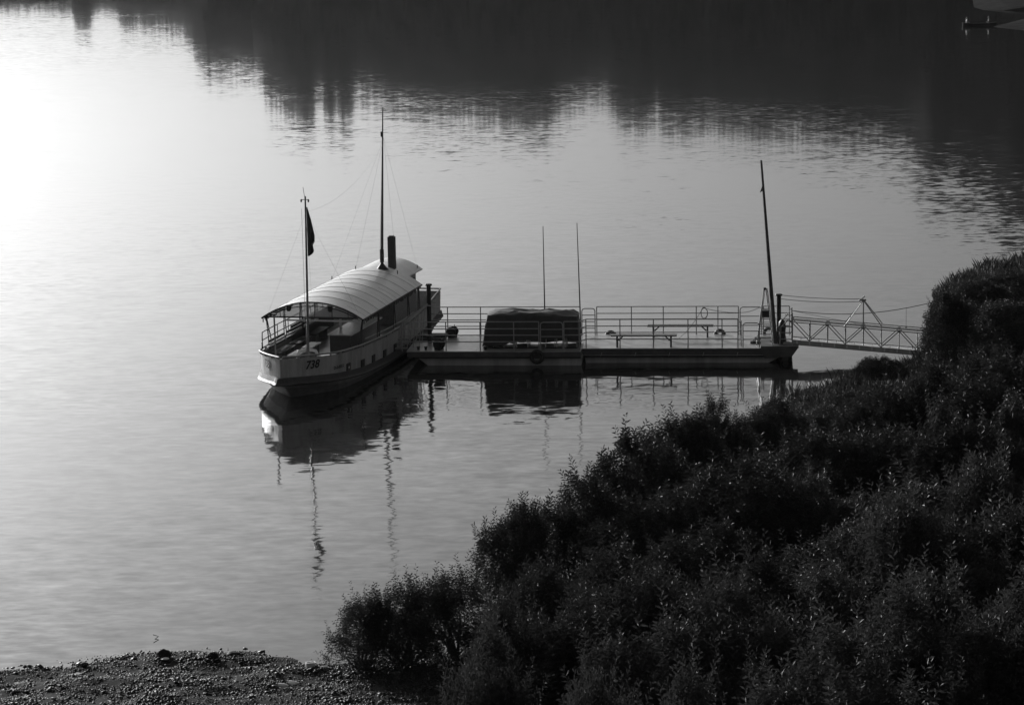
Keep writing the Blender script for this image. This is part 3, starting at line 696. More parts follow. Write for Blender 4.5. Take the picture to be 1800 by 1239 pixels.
def make_chairs():
    c = thing('stacked_chair', 'light metal chair standing under the tarpaulin with its legs showing', 'chair', group='chairs under the tarpaulin')
    MB().box(-0.20, 0.20, -0.20, 0.20, 0.44, 0.47).build('seat', 'steel', c)
    for sx in (-1, 1):
        for sy in (-1, 1):
            MB().tube([(sx * 0.21, sy * 0.22, 0.0), (sx * 0.18, sy * 0.18, 0.44)], 0.014, 5).build('leg', 'white', c)
        MB().tube([(sx * 0.18, 0.19, 0.44), (sx * 0.18, 0.26, 0.86)], 0.012, 5).build('back_post', 'white', c)
        MB().tube([(sx * 0.20, -0.21, 0.14), (sx * 0.20, 0.21, 0.14)], 0.010, 4).build('stretcher', 'white', c)
    MB().box(-0.18, 0.18, 0.235, 0.255, 0.66, 0.84).build('backrest', 'steel', c)
    MB().box(-0.23, 0.23, -0.25, -0.19, 0.0, 0.035).build('foot_bar', 'black', c)
    xs = [psx(p) for p in (876, 893, 915, 937, 967, 984, 1003)]
    for i, x in enumerate(xs):
        o = c if i == 0 else copy_tree(c)
        o['label'] = ['leftmost', 'second from left', 'third from left', 'middle', 'third from right', 'second from right', 'rightmost'][i] + ' of the chairs showing their legs under the tarpaulin'
        o.location = pw(x, 0.82 + 0.05 * (i % 2), DZ); o.rotation_euler.z = PA + 0.06 * ((i * 7) % 5 - 2)
make_chairs()

def make_bench(label, x, y, length, h):
    b = pthing('long_bench', label, 'bench', x, y, DZ, 0, 'long benches on the landing stage')
    hl = length / 2
    for k in range(2): MB().box(-hl, hl, -0.19 + k * 0.20, -0.01 + k * 0.20, h - 0.045, h).build('seat_plank', 'wood', b)
    for s in (-1, 1):
        lx = s * (hl - 0.22)
        MB().box(lx - 0.03, lx + 0.03, -0.15, 0.15, 0, h - 0.05).build('leg', 'wood', b)
        MB().hexa([(lx - s * 0.03, -0.03, h - 0.20), (lx - s * 0.03, 0.03, h - 0.20), (lx - s * 0.06, 0.03, h - 0.24), (lx - s * 0.06, -0.03, h - 0.24),
                   (lx - s * 0.20, -0.03, h - 0.05), (lx - s * 0.20, 0.03, h - 0.05), (lx - s * 0.26, 0.03, h - 0.05), (lx - s * 0.26, -0.03, h - 0.05)]).build('brace', 'wood', b)
make_bench('dark wooden bench standing nearer the back railing under the rope coil', psx(1196, 3.15), 3.15, 2.5, 0.46)
make_bench('dark wooden bench standing close behind the front railing of the stage', psx(1132, 0.95), 0.95, 2.45, 0.46)

def make_tyre(label, loc, axis='y', R0=0.22, r_=0.075, grp='old tyres used as fenders', tilt=0.0):
    mb = MB(); n, m = 22, 8
    for i in range(n):
        a = 2 * math.pi * i / n
        for j in range(m):
            b = 2 * math.pi * j / m; rr = R0 + r_ * math.cos(b) * (1.0 if math.cos(b) > 0 else 0.9)
            p = (rr * math.cos(a), 1.15 * r_ * math.sin(b), rr * math.sin(a))
            mb.v.append(p if axis == 'y' else (p[1], p[0], p[2]))
    for i in range(n):
        for j in range(m):
            mb.f.append((i * m + j, ((i + 1) % n) * m + j, ((i + 1) % n) * m + (j + 1) % m, i * m + (j + 1) % m))
    o = mb.build('tyre', 'black', None, True, loc, PA + tilt); tag(o, label, 'tyre', grp)
make_tyre('black tyre fender hanging on the front side below the tarpaulin', pw(psx(945), -0.10, 0.36), R0=0.205)
make_tyre('black tyre on the back edge seen past the far end of the near bench', pw(psx(1073, 3.88), 3.88, DZ - 0.10), R0=0.17)
make_tyre('black tyre on the back edge right of the far bench', pw(psx(1265, 3.88), 3.88, DZ - 0.05), R0=0.17)
make_tyre('black tyre on the back edge behind the ladder frame', pw(psx(1351, 3.88), 3.88, DZ + 0.03), R0=0.17)
make_tyre('black tyre hanging at the water below the gangway end of the stage', pw(psx(1381), 0.95, 0.10), R0=0.19, tilt=0.35)

def make_pile(label, p, top, r_):
    o = thing('mooring_pile', label, 'pile', (p.x, p.y, -0.6), 0, 'mooring piles')
    MB().lathe([(0, 0), (r_, 0), (r_, top + 0.55), (0, top + 0.55)], n=14).build('shaft', 'black', o)
    MB().lathe([(0, top + 0.552), (r_ * 1.55, top + 0.552), (r_ * 1.6, top + 0.58), (r_ * 1.35, top + 0.62), (0, top + 0.63)], n=14).build('cap', 'black', o)
    MB().lathe([(r_ * 1.02, 1.3), (r_ * 1.5, 1.3), (r_ * 1.5, 1.42), (r_ * 1.02, 1.42)], n=14).build('guide_ring', 'dark', o)
make_pile('black steel mooring pile with flat cap between the boat and the stage', Vector((-3.12, 98.2, 0)), 2.8, 0.085)
pr_pos = pw(psx(1369, 1.6), 1.6); make_pile('black steel mooring pile beside the leaning pole at the gangway end', pr_pos, 2.42, 0.085)

for lab, px, ztop, y in (('thin upright pole at the back edge of the tarpaulin', 958, 4.78, 3.62), ('thin upright pole right of the tarpaulin by the gate', 1021, 4.9, 3.6)):
    x = psx(px, y)
    o = MB().tube([(0, 0, 0), (-0.02 if px < 1000 else -0.10, 0, ztop - DZ)], 0.032, 6, 0.014).build('upright_pole', 'dark', None, False, pw(x, y, DZ), PA)
    tag(o, lab, 'pole', 'thin upright poles')
a = pw(psx(1363, 1.25), 1.25, DZ); b = at_y(1338, 282, a.y)
lo = thing('leaning_pole', 'tall dark wooden pole leaning left at the gangway end of the stage', 'pole', a)
MB().tube([(0, 0, 0), (b - a) * 0.5, b - a], 0.085, 8, 0.038).build('shaft', 'wood', lo, True)
q = (b - a) * 0.845
MB().add([(q.x - 0.04, q.y - 0.05, q.z + 0.15), (q.x - 0.02, q.y - 0.05, q.z - 0.05), (q.x - 0.14, q.y - 0.06, q.z - 0.12), (q.x - 0.10, q.y - 0.09, q.z)], [(0, 1, 2, 3), (0, 3, 2, 1)]).build('tied_rag', 'rope', lo)

def make_ladder():
    o = pthing('ladder_frame', 'tall narrow ladder frame tapering upward beside the leaning pole', 'ladder', psx(1344), 0.95)
    for y, dx in ((0.0, 0.0), (0.7, 0.04)):
        for s in (-1, 1):
            MB().tube([(dx + s * 0.30, y, 0.03), (dx + 0.02 + s * 0.04, 0.35, 2.12)], 0.022, 5).build('rail', 'rail', o)
        for k in range(6):
            t = 0.22 + k * 0.085; w = 0.30 - 0.26 * t
            MB().tube([(dx - w, y + (0.35 - y) * t, 2.1 * t), (dx + w, y + (0.35 - y) * t, 2.1 * t)], 0.014, 5).build('rung', 'rail', o)
    MB().box(-0.03, 0.07, 0.30, 0.40, 2.08, 2.16).build('top_joint', 'dark', o)
make_ladder()
o = pthing('signal_box', 'small dark box fixed to the ladder frame above the stage', 'box', psx(1346), 0.90, DZ + 1.12)
MB().box(-0.13, 0.13, -0.09, 0.09, 0, 0.22).build('case', 'dark', o)
MB().box(-0.15, 0.15, -0.11, 0.11, 0.221, 0.25).build('lid', 'black', o)

def make_bundle():
    o = pthing('covered_winch', 'black covered winch standing at the foot of the right mooring pile', 'winch', psx(1375, 1.2), 1.2)
    mb = MB(); rnd = random.Random(4)
    mb.lathe([(0, 0), (0.16, 0.0), (0.17, 0.2), (0.10, 0.45), (0.13, 0.7), (0.11, 0.88), (0.05, 0.97), (0, 0.98)], n=9)
    mb.v = [(x + rnd.uniform(-.02, .02), y + rnd.uniform(-.02, .02), z) for x, y, z in mb.v]
    mb.build('cover', 'black', o, True)
    MB().tube([(-0.1, -0.05, 0.55), (-0.28, -0.08, 0.42)], 0.02, 5).build('crank_handle', 'dark', o)
make_bundle()
for k, (px, y, wd, dp) in enumerate(((1345, 2.6, 0.8, 0.22), (1340, 1.7, 0.9, 0.24))):
    o = pthing('loose_plank', ['dark plank lying on the deck behind the ladder frame, farther of two', 'dark plank lying on the deck behind the ladder frame, nearer of two'][k], 'plank', psx(px, y), y, DZ + 0.003)
    MB().box(-wd / 2, wd / 2, -dp / 2, dp / 2, 0, 0.07).build('board', 'wood', o)
    for s in (-1, 1): MB().box(s * wd * 0.36 - 0.03, s * wd * 0.36 + 0.03, -dp / 2 - 0.01, dp / 2 + 0.01, 0.072, 0.10).build('batten', 'dark', o)

def make_winch(label, x, y, sc=1.0, rot=0.0):
    o = pthing('deck_winch', label, 'winch', x, y, DZ, rot, 'small deck winches'); o.scale = (sc,) * 3
    MB().box(-0.16, 0.16, -0.12, 0.12, 0, 0.06).build('base', 'black', o)
    mb = MB(); n = 12
    for i, xx in enumerate((-0.12, 0.12)):
        for k in range(n): mb.v.append((xx, 0.13 * math.cos(2 * math.pi * k / n), 0.20 + 0.13 * math.sin(2 * math.pi * k / n)))
    mb.f = [(k, (k + 1) % n, n + (k + 1) % n, n + k) for k in range(n)] + [tuple(range(n)), tuple(range(n, 2 * n))]
    mb.build('drum', 'black', o)
    for sg in (-1, 1):
        mb = MB()
        for xx in (sg * 0.125, sg * 0.155):
            for k in range(16): mb.v.append((xx, 0.19 * math.cos(2 * math.pi * k / 16), 0.22 + 0.19 * math.sin(2 * math.pi * k / 16)))
        mb.f = [(k, (k + 1) % 16, 16 + (k + 1) % 16, 16 + k) for k in range(16)] + [tuple(range(16)), tuple(range(16, 32))]
        mb.build('side_cheek', 'black', o)
    MB().tube([(0.16, 0, 0.22), (0.30, 0, 0.24), (0.55, 0.02, 0.16)], 0.018, 5).build('crank', 'dark', o)
    MB().tube([(0.05, 0.0, 0.3), (0.2, 0.0, 0.46)], 0.015, 5).build('pawl_lever', 'dark', o)
make_winch('small black deck winch near the front railing left of the tarpaulin', psx(771), 0.35, 0.95, 1.1)
make_winch('small black deck winch near the back railing left of the tarpaulin', psx(795, 3.2), 3.2, 1.0, 1.2)
o = pthing('hatch_cover', 'low dark hatch cover lying on the deck beside the left mooring pile', 'hatch', psx(758, 2.7), 2.7)
MB().box(-0.55, 0.55, -0.35, 0.35, 0, 0.10).build('cover', 'fascia', o); MB().box(-0.45, 0.62, -0.1, 0.30, 0.102, 0.2).build('lid', 'black', o)
MB().tube([(-0.1, -0.2, 0.1), (-0.1, -0.2, 0.16), (0.1, -0.2, 0.16), (0.1, -0.2, 0.1)], 0.012, 4).build('handle', 'dark', o)

def make_coil():
    rnd = random.Random(8); pts = []
    for i in range(64):
        a = 2 * math.pi * i / 16; k = 1 + rnd.uniform(-.07, .07)
        pts.append((0.125 * k * math.sin(a), -0.04 + 0.02 * math.sin(a * 0.3) + rnd.uniform(-.012, .012), -0.22 - 0.21 * k * math.cos(a) * -1 * -1 + 0.0))
    o = MB().tube(pts, 0.012, 5).build('rope_coil', 'rope', None, False, pw(psx(1238, 3.66), 3.66, DZ + 1.06), PA)
    tag(o, 'coil of rope hung on the back railing above the far bench', 'rope')
    pts = sag(pw(psx(1243, 3.66), 3.66, DZ + 1.0), pw(psx(1310, 3.66), 3.66, DZ + 0.86), 0.06) + sag(pw(psx(1310, 3.66), 3.66, DZ + 0.86), pw(psx(1337, 3.6), 3.6, DZ + 1.08), 0.03)[1:]
    tag(MB().tube(pts, 0.010, 5).build('mooring_rope', 'rope'), 'slack rope running along the back railing from the coil to the ladder', 'rope')
    pts = sag(pw(psx(1232, 3.66), 3.66, DZ + 0.9), pw(psx(1190, 2.4), 2.4, DZ + 0.02), 0.12)
    tag(MB().tube(pts, 0.008, 5).build('mooring_rope', 'rope'), 'thin rope trailing from the coil down to the deck', 'rope')
make_coil()

# ------------------------------------------------------------------ gangway
GA = pw(14.22, 1.45, DZ + 0.12); GB = at_y(1675, 624, GA.y - 0.9)
def make_gangway():
    ax = (GB - GA); L = math.hypot(ax.x, ax.y); ang = math.atan2(ax.y, ax.x); sl = ax.z / L
    g = thing('gangway', 'narrow steel truss gangway leading from the landing stage to the bank', 'gangway', GA, ang)
    Wd = 0.34; NP = 9; pl = L / NP
    def z(x, h): return sl * x + h
    for k in range(NP * 2):
        a, b = L * k / (NP * 2) + 0.005, L * (k + 1) / (NP * 2) - 0.005
        MB().hexa([(a, -Wd, z(a, 0.06)), (b, -Wd, z(b, 0.06)), (b, Wd, z(b, 0.06)), (a, Wd, z(a, 0.06)), (a, -Wd, z(a, 0.10)), (b, -Wd, z(b, 0.10)), (b, Wd, z(b, 0.10)), (a, Wd, z(a, 0.10))]).build('tread_plate', 'board', g)
    for s in (-1, 1):
        y = s * (Wd + 0.04)
        MB().hexa([(0, y - 0.025, z(0, -0.07)), (L, y - 0.025, z(L, -0.07)), (L, y + 0.025, z(L, -0.07)), (0, y + 0.025, z(0, -0.07)), (0, y - 0.025, z(0, 0.12)), (L, y - 0.025, z(L, 0.12)), (L, y + 0.025, z(L, 0.12)), (0, y + 0.025, z(0, 0.12))]).build('side_beam', 'pont', g)
        for h in (0.78, 0.86): MB().tube([(0, y, z(0, h)), (L, y, z(L, h))], 0.020, 6).build('handrail', 'rail', g)
        for k in range(NP + 1):
            x = pl * k; MB().tube([(x, y, z(x, 0.1)), (x, y, z(x, 0.80))], 0.020, 5).build('upright', 'rail', g)
            if k % 2 == 0: MB().box(x - 0.06, x + 0.06, y - 0.03, y + 0.03, z(x, 0.76), z(x, 0.83)).build('gusset', 'rail', g)
        for k in range(NP):
            x0, x1 = pl * k, pl * (k + 1); h0, h1 = (0.78, 0.12) if k % 2 == 0 else (0.12, 0.78)
            MB().tube([(x0, y, z(x0, h0)), (x1, y, z(x1, h1))], 0.018, 5).build('diagonal', 'rail', g)
        # king post above the handrail
        xm = pl * 4; top = (xm, y * 0.25, z(xm, 1.78))
        MB().tube([(xm, y, z(xm, 0.8)), top], 0.022, 6).build('king_post', 'rail', g)
        for d in (-1, 1): MB().tube([(xm + d * pl * 1.05, y, z(xm, 0.84)), top], 0.020, 6).build('king_brace', 'rail', g)
        for k in range(13):
            x = 0.2 + k * (L - 0.4) / 12
            MB().box(x - 0.025, x + 0.025, y - 0.04, y - 0.027, z(x, -0.02), z(x, 0.10)).build('beam_clip', 'white', g)
    xm = pl * 4; hd = MB().box(xm - 0.12, xm + 0.10, -0.12, 0.12, z(xm, 1.76), z(xm, 1.82)).build('king_head', 'rail', g)
    MB().tube([(xm - 0.16, 0, z(xm, 1.74)), (xm - 0.02, 0, z(xm, 1.86)), (xm + 0.05, 0, z(xm, 1.92))], 0.03, 6).build('head_pulley', 'white', hd)
    MB().box(-0.35, 0.05, -Wd - 0.08, Wd + 0.08, z(0, -0.06), z(0, 0.03)).build('hinge_plate', 'pont', g)
    return g, xm, (ax.x / L, ax.y / L), sl
gang, xm, gd, sl = make_gangway()
KT = GA + Vector((gd[0] * xm, gd[1] * xm, sl * xm + 1.8))
tag(MB().tube(sag(Vector((pr_pos.x, pr_pos.y, 2.40)), KT + Vector((-0.1, 0, 0.02)), 0.05), 0.011, 5).build('steel_cable', 'wire'), 'upper of two cables from the mooring pile cap to the gangway king post', 'cable')
tag(MB().tube(sag(Vector((pr_pos.x, pr_pos.y, 2.26)), KT + Vector((-0.1, 0, -0.08)), 0.07), 0.011, 5).build('steel_cable', 'wire'), 'lower of two cables from the mooring pile to the gangway king post', 'cable')
c0 = pw(14.2, 1.4, DZ + 1.28); c1 = at_y(1615, 537, GA.y - 0.7); c2 = at_y(1760, 505, GA.y - 1.2)
tag(MB().tube(sag(c0, c1, 0.22) + [c2], 0.013, 5).build('power_cable', 'black'), 'dark sagging power cable running above the gangway to the bank', 'cable')
tag(MB().tube(sag(c0, GA + Vector((gd[0] * 2.6, gd[1] * 2.6, sl * 2.6 + 0.87)), 0.02), 0.007, 5).build('thin_line', 'wire'), 'thin line dropping from the stage gate to the gangway handrail', 'line')
w0 = at_y(1593, 540, GA.y - 0.6)
wd_ = thing('hanging_wire', 'thin wire hanging straight down from the power cable over the gangway', 'wire', w0)
MB().tube([(0, 0, 0), (0, 0, -0.72)], 0.006, 4).build('strand', 'wire', wd_); MB().lathe([(0, -0.80), (0.02, -0.78), (0.02, -0.72), (0, -0.71)], n=6).build('weight', 'dark', wd_)

# ------------------------------------------------------------------ rowing boat with two people near the far beach
def make_person(name, label, loc, rot, cloth, legs):
    root = thing(name, label, 'person', loc, rot)
    me = bpy.data.meshes.new('body'); bm = bmesh.new(); sk = bm.verts.layers.skin.verify()
    J = dict(pel=((0, 0, 0.42), .15), ab=((0, .02, .60), .15), ch=((0, .03, .84), .17), nk=((0, .06, 1.02), .06), hd0=((0, .08, 1.10), .085), hd=((0, .09, 1.20), .10), top=((0, .08, 1.29), .07),
             sl=((-.19, .02, .93), .075), el=((-.27, .12, .68), .05), hl=((-.18, .34, .60), .04), sr=((.19, .02, .93), .075), er=((.27, .12, .68), .05), hr=((.18, .34, .60), .04),
             kl=((-.13, .42, .46), .07), fl=((-.13, .46, .10), .045), tl=((-.13, .58, .06), .04), kr=((.13, .42, .46), .07), fr=((.13, .46, .10), .045), tr=((.13, .58, .06), .04), pl=((-.10, .06, .42), .11), p2=((.10, .06, .42), .11))
    V = {}
    for k, (p, r_) in J.items():
        v = bm.verts.new(p); v[sk].radius = (r_, r_ * 0.85); V[k] = v
    V['pel'][sk].use_root = True
    for a, b in (('pel', 'ab'), ('ab', 'ch'), ('ch', 'nk'), ('nk', 'hd0'), ('hd0', 'hd'), ('hd', 'top'), ('ch', 'sl'), ('sl', 'el'), ('el', 'hl'), ('ch', 'sr'), ('sr', 'er'), ('er', 'hr'), ('pel', 'pl'), ('pl', 'kl'), ('kl', 'fl'), ('fl', 'tl'), ('pel', 'p2'), ('p2', 'kr'), ('kr', 'fr'), ('fr', 'tr')):
        bm.edges.new((V[a], V[b]))
    bm.to_mesh(me); bm.free()
    o = bpy.data.objects.new('tmp', me); COL.objects.link(o)
    o.modifiers.new('s', 'SKIN'); s2 = o.modifiers.new('d', 'SUBSURF'); s2.levels = 1; s2.render_levels = 1
    dg = bpy.context.evaluated_depsgraph_get(); m2 = bpy.data.meshes.new_from_object(o.evaluated_get(dg)); bpy.data.objects.remove(o)
    m2.name = 'body'; m2.materials.clear()
    for k in (cloth, 'skin', legs): m2.materials.append(MT[k])
    for p in m2.polygons:
        z = p.center.z; p.material_index = 1 if (z > 1.0 or (p.center.y > 0.30 and z > 0.54)) else (2 if z < 0.54 else 0); p.use_smooth = True
    b = bpy.data.objects.new('body', m2); COL.objects.link(b); b.parent = root
    MB().lathe([(0.0, 1.335), (0.07, 1.32), (0.108, 1.25), (0.112, 1.17), (0.10, 1.12)], 0, 0.06, 10).build('hair', 'hair', root, True)
def make_rowboat():
    A = at_z(1692, 47); B = at_z(1752, 44); ang = math.atan2(B.y - A.y, B.x - A.x); L = (B - A).length
    L = 4.6; ang = R(8)
    o = thing('rowing_boat', 'small dark rowing boat with two people near the far beach', 'boat', A, ang)
    secs = [(0.0, 0.35), (0.6, 0.55), (1.6, 0.68), (2.8, 0.66), (3.8, 0.42), (4.6, 0.04)]; vs_ = []
    for x, w in secs:
        sh = 0.34 + 0.02 * (x - 2.3) ** 2
        vs_ += [(x, -w, sh), (x, -w * 0.7, 0.02), (x, 0, -0.12), (x, w * 0.7, 0.02), (x, w, sh)]
    fs = [(5 * i + j, 5 * i + j + 1, 5 * i + 6 + j, 5 * i + 5 + j) for i in range(len(secs) - 1) for j in range(4)] + [(0, 1, 2, 3, 4)]
    MB().add(vs_, fs).build('hull', 'tar', o)
    for x in (0.5, 2.0, 3.3): MB().box(x, x + 0.28, -0.5, 0.5, 0.26, 0.29).build('thwart', 'wood', o)
    for s in (-1, 1): MB().tube([(x, s * w, 0.36 + 0.02 * (x - 2.3) ** 2) for x, w in secs], 0.03, 5).build('gunwale', 'wood', o)
    mw = Matrix.Translation(A) @ Matrix.Rotation(ang, 4, 'Z')
    make_person('person', 'person in a pale top sitting at the near end of the rowing boat', mw @ Vector((0.55, 0, -0.12)), ang - math.pi / 2, 'pale', 'dcloth')
    make_person('person', 'person in dark clothes sitting at the beach end of the rowing boat', mw @ Vector((3.6, 0, -0.12)), ang + math.pi / 2, 'dcloth', 'pale')
make_rowboat()

# ------------------------------------------------------------------ shore: pebbles, boulders, litter
def make_pebbles():
    rnd = np.random.RandomState(11); N = 44000
    ico = [(0, 0, 1), (0.89, 0, 0.45), (0.28, 0.85, 0.45), (-0.72, 0.53, 0.45), (-0.72, -0.53, 0.45), (0.28, -0.85, 0.45), (0.72, 0.53, -0.45), (-0.28, 0.85, -0.45), (-0.89, 0, -0.45), (-0.28, -0.85, -0.45), (0.72, -0.53, -0.45), (0, 0, -1)]
    fc = [(0, 1, 2), (0, 2, 3), (0, 3, 4), (0, 4, 5), (0, 5, 1), (1, 6, 2), (2, 7, 3), (3, 8, 4), (4, 9, 5), (5, 10, 1), (6, 7, 2), (7, 8, 3), (8, 9, 4), (9, 10, 5), (10, 6, 1)]
    ico = np.array(ico); fc = np.array(fc)
    X = rnd.uniform(-14, 1.0, N * 2); Y = rnd.uniform(51.5, 60, N * 2); d = inland(X, Y)
    ok = (d > -0.25) & (rnd.rand(N * 2) < np.where(d < 0.1, 0.35, 1.0)); X, Y, d = X[ok][:N], Y[ok][:N], d[ok][:N]; N = len(X)
    Z = ground_h(X, Y) + 0.05 * 0
    Z = Z + np.array([noise.noise((x * 0.9, y * 0.9, 1.3)) + 0.5 * noise.noise((x * 2.6, y * 2.6, 4.0)) for x, y in zip(X, Y)]) * 0.07 * np.clip(d * 1.5 + 0.6, 0, 1.5)
    s = np.exp(rnd.normal(-4.1, 0.42, N)); s = np.clip(s * (1 + 0.6 * np.array([noise.noise((x * 0.7, y * 1.1, 9.0)) for x, y in zip(X, Y)])), 0.007, 0.07)
    V = ico[None] * (1 + rnd.normal(0, 0.16, (N, 12, 1))) * s[:, None, None] * np.stack([rnd.uniform(.8, 1.5, N), rnd.uniform(.8, 1.3, N), rnd.uniform(.45, .8, N)], 1)[:, None, :]
    a = rnd.uniform(0, 6.28, N); ca, sa = np.cos(a)[:, None], np.sin(a)[:, None]
    tx = rnd.normal(0, 0.3, N)[:, None]
    x2 = V[:, :, 0] * ca - V[:, :, 1] * sa; y2 = V[:, :, 0] * sa + V[:, :, 1] * ca; z2 = V[:, :, 2] + x2 * tx
    V = np.stack([x2 + X[:, None], y2 + Y[:, None], z2 + (Z + s * 0.25)[:, None]], 2).reshape(-1, 3)
    Fc = (fc[None] + (np.arange(N) * 12)[:, None, None]).reshape(-1, 3)
    me = bpy.data.meshes.new('pebbles'); me.vertices.add(len(V)); me.vertices.foreach_set('co', V.ravel())
    me.loops.add(len(Fc) * 3); me.loops.foreach_set('vertex_index', Fc.ravel()); me.polygons.add(len(Fc))
    me.polygons.foreach_set('loop_start', np.arange(len(Fc)) * 3); me.update(); me.validate()
    tag(link('pebbles', me, 'pebble'), 'dark wet pebbles covering the shore in the lower left', 'pebbles', kind='stuff')
make_pebbles()

def make_rock(label, px, py, w, h, seed, flat=1.0):
    p = at_z(px, py, 0.12); me = bpy.data.meshes.new('boulder'); bm = bmesh.new(); bmesh.ops.create_icosphere(bm, subdivisions=3, radius=1)
    for v in bm.verts:
        k = 1 + 0.22 * noise.noise(v.co * 1.3 + Vector((seed, 0, 0))) + 0.10 * noise.noise(v.co * 3.5 + Vector((0, seed, 0)))
        v.co = Vector((v.co.x * w / 2 * k, v.co.y * w / 2 * 0.8 * k, v.co.z * h * 0.55 * k + h * 0.35))
    bm.to_mesh(me); bm.free()
    o = link('boulder', me, 'rock', None, True, (p.x, p.y, gh(p.x, p.y))); tag(o, label, 'boulder', 'boulders on the shore edge')
make_rock('largest dark boulder at the water edge of the pebble shore', 287, 1152, 0.34, 0.26, 1.0)
make_rock('smaller dark boulder in the middle of the shore edge', 373, 1152, 0.24, 0.18, 5.0)
make_rock('flat dark boulder right of the two rounder boulders', 410, 1144, 0.34, 0.10, 9.0)
make_rock('low stone breaking the shore edge left of the largest boulder', 148, 1163, 0.2, 0.09, 13.0)

def make_litter(label, px, py, kind):
    p = at_z(px, py, 0.12); z = gh(p.x, p.y) + 0.05
    if kind == 'bottle':
        o = thing('plastic_bottle', label, 'bottle', (p.x, p.y, z + 0.02), R(65), 'plastic bottles on the shore')
        o.rotation_euler = (R(90), 0, R(65))
        MB().lathe([(0, 0), (0.04, 0.0), (0.045, 0.02), (0.045, 0.16), (0.02, 0.23), (0.018, 0.25), (0, 0.25)], n=10).build('body', 'plastic', o, True)
        MB().lathe([(0.019, 0.251), (0.022, 0.252), (0.022, 0.28), (0, 0.281)], n=8).build('cap', 'dark', o)
    elif kind == 'crate':
        o = thing('foam_box', label, 'box', (p.x, p.y, z - 0.03), R(15)); 
        MB().box(-0.10, 0.10, -0.07, 0.07, 0, 0.03).build('base', 'plastic', o)
        for a in (-1, 1):
            MB().box(a * 0.10 - 0.012, a * 0.10 + 0.012, -0.07, 0.07, 0.031, 0.13).build('side', 'plastic', o)
            MB().box(-0.085, 0.085, a * 0.07 - 0.010, a * 0.07 + 0.010, 0.031, 0.13).build('side', 'plastic', o)
    else:
        rnd = random.Random(px); me = bpy.data.meshes.new('litter'); bm = bmesh.new(); bmesh.ops.create_icosphere(bm, subdivisions=2, radius=1)
        for v in bm.verts:
            k = 1 + 0.5 * noise.noise(v.co * 2 + Vector((px, 0, 0))); v.co = Vector((v.co.x * 0.09 * k, v.co.y * 0.06 * k, 0.02 + v.co.z * 0.025 * k))
        bm.to_mesh(me); bm.free(); o = link('plastic_scrap', me, 'plastic', None, False, (p.x, p.y, z)); tag(o, label, 'litter', 'white scraps on the shore')
make_litter('pale foam box lying at the water edge left of the small willow bush', 546, 1168, 'crate')
make_litter('white scrap at the water edge beside the pale foam box', 570, 1170, 'scrap')
make_litter('white scrap on the pebbles just below the largest boulder', 290, 1158, 'scrap')
make_litter('white scrap on the pebbles between the two round boulders', 352, 1150, 'scrap')
make_litter('pale plastic bottle lying on the pebbles, left of the pair', 490, 1210, 'bottle')
make_litter('pale plastic bottle lying on the pebbles, right of the pair', 508, 1204, 'bottle')
p = at_z(273, 1122)
tag(MB().tube([(p.x - 0.05, p.y, 0.10), (p.x + 0.07, p.y + 0.05, 0.04), (p.x - 0.05, p.y - 0.1, -0.03)], 0.010, 5).build('twig', 'bark'), 'bent twig sticking out of the water above the largest boulder', 'twig')

